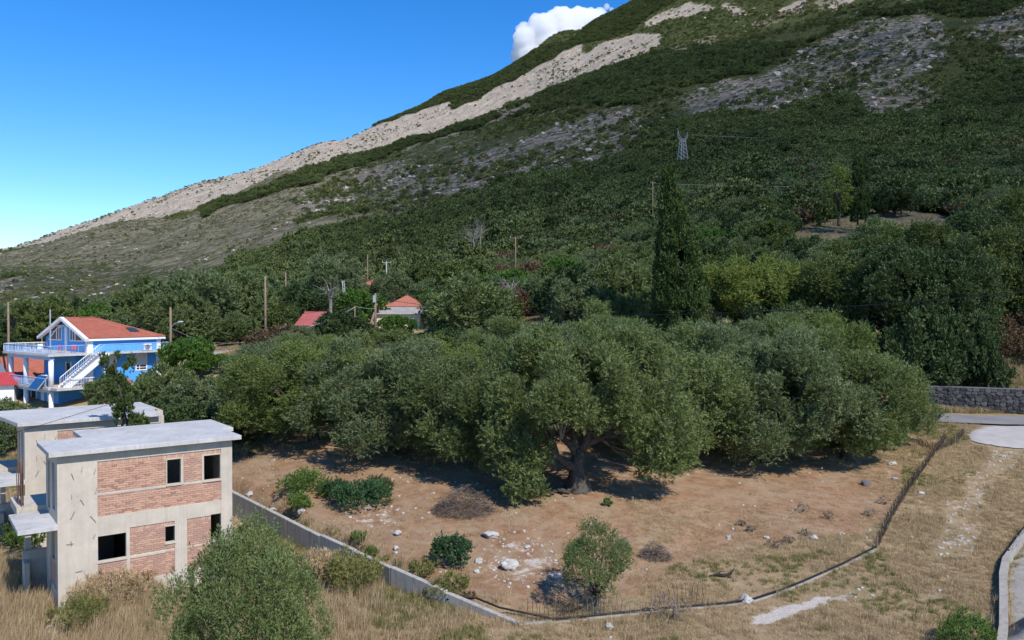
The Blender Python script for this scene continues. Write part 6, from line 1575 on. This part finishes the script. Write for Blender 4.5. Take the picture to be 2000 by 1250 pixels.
# ================================================================ clouds
def cloud(name, c, lumps, rscale, label, seed, sub=4):
    bm = bmesh.new(); rng = np.random.default_rng(seed)
    for (x, y, z, r) in lumps:
        r_ = bmesh.ops.create_icosphere(bm, subdivisions=sub, radius=r * rscale, matrix=Matrix.Translation((x * rscale, y * rscale, z * rscale)))
        o_ = Vector(rng.normal(size=3)) * 40; cc = Vector((x, y, z)) * rscale; R = r * rscale
        for v in r_['verts']:
            d = (v.co - cc); n_ = mnoise.fractal(d / R * 1.6 + o_, .75, 2.1, 4) * .30 * R; v.co += d.normalized() * n_ * .75
    me = bpy.data.meshes.new(name); bm.to_mesh(me); bm.free(); me.materials.append(M['cloud']); me.polygons.foreach_set('use_smooth', [True] * len(me.polygons))
    o = link(bpy.data.objects.new(name, me)); o.location = c; tag(o, label, 'cloud')
    rm = o.modifiers.new('union', 'REMESH'); rm.mode = 'VOXEL'; rm.voxel_size = 7.0; rm.use_smooth_shade = True
    return o
cc = P(1095, 75, 4600); rng = np.random.default_rng(12)
lum = []
for (px, py, r) in [(1040, 52, 26), (1035, 80, 30), (1015, 95, 18), (1070, 60, 34), (1100, 50, 34), (1130, 42, 30), (1155, 34, 26), (1172, 28, 18), (1120, 80, 40), (1070, 100, 40), (1160, 60, 30), (1020, 60, 16), (1028, 112, 28), (1140, 26, 14), (1100, 100, 40), (1060, 40, 14), (1185, 22, 8), (1012, 75, 12)]:
    for k in range(2):
        q = P(px + rng.normal() * 5, py + rng.normal() * 4, 4600) - cc; lum.append((q.x, q.y + rng.normal() * 40, q.z, r / FPX * 4600 * rng.uniform(.6, 1.0)))
cloud('cloud', cc, lum, 1.0, 'bright white cumulus cloud showing behind the mountain crest', 3)

# the broad cloud overhead whose shadow lies on the mountainside and the far valley
def overhead():
    ZC = 1500.0; k = 1 / math.tan(SUN_EL)
    edge = [(-120, 420), (-70, 330), (10, 235), (34, 140), (50, 78), (400, 50), (1500, 200), (1900, 700), (1500, 1150), (1000, 1160), (640, 1190), (420, 1230), (230, 1310), (100, 1340), (-80, 1320), (-230, 1260), (-200, 900), (-140, 600)]
    pts = []
    for x, y in edge:
        z = zg(x, y); pts.append(Vector((x + SUN_H[0] * k * (ZC - z), y + SUN_H[1] * k * (ZC - z))))
    n = len(pts); q = []
    for i in range(n):
        a, b = pts[i], pts[(i + 1) % n]; m = max(2, int((b - a).length / 35))
        for j in range(m):
            c = a.lerp(b, j / m); w = mnoise.noise(Vector((c.x / 60, c.y / 60, 3))) * 16; q.append(c + (b - a).normalized().orthogonal() * w)
    cen = sum(pts, Vector((0, 0))) / n; v = []; f = []; Rn = 14; m = len(q)
    for side, sg in ((0, 1), (1, -1)):
        for r in range(1, Rn + 1):
            t = r / Rn
            for c in q:
                p = cen.lerp(c, t); th = math.sqrt(max(0, 1 - t ** 6)) * (150 if sg > 0 else 40) * (1 + .7 * mnoise.fractal(Vector((p.x / 140, p.y / 140, side * 9)), .8, 2, 4)); v.append((p.x, p.y, ZC + sg * th))
        v.append((cen.x, cen.y, ZC + sg * 150))
    o_ = Rn * m + 1
    for s_ in (0, 1):
        B = s_ * o_
        for i in range(m): f.append((B + Rn * m, B + i, B + (i + 1) % m))
        for r in range(Rn - 1):
            for i in range(m): f.append((B + r * m + i, B + (r + 1) * m + i, B + (r + 1) * m + (i + 1) % m, B + r * m + (i + 1) % m))
    mb = MB(); mb.add(v, f); o = mb.build('cloud', M['thin'], None, True)
    th = []
    for s_ in (0, 1):
        for r in range(1, Rn + 1): th += [.29 * min(1.0, (1 - r / Rn) / .16)] * m
        th.append(.29)
    th = np.array(th) * np.clip(.85 + .5 * np.array([mnoise.noise(Vector((p[0] / 160, p[1] / 160, 7))) for p in v]), 0, 1.1)
    a = o.data.attributes.new('thick', 'FLOAT', 'POINT'); a.data.foreach_set('value', th.astype(np.float32))
    return tag(o, 'broad cloud overhead shading the mountainside', 'cloud')
overhead()
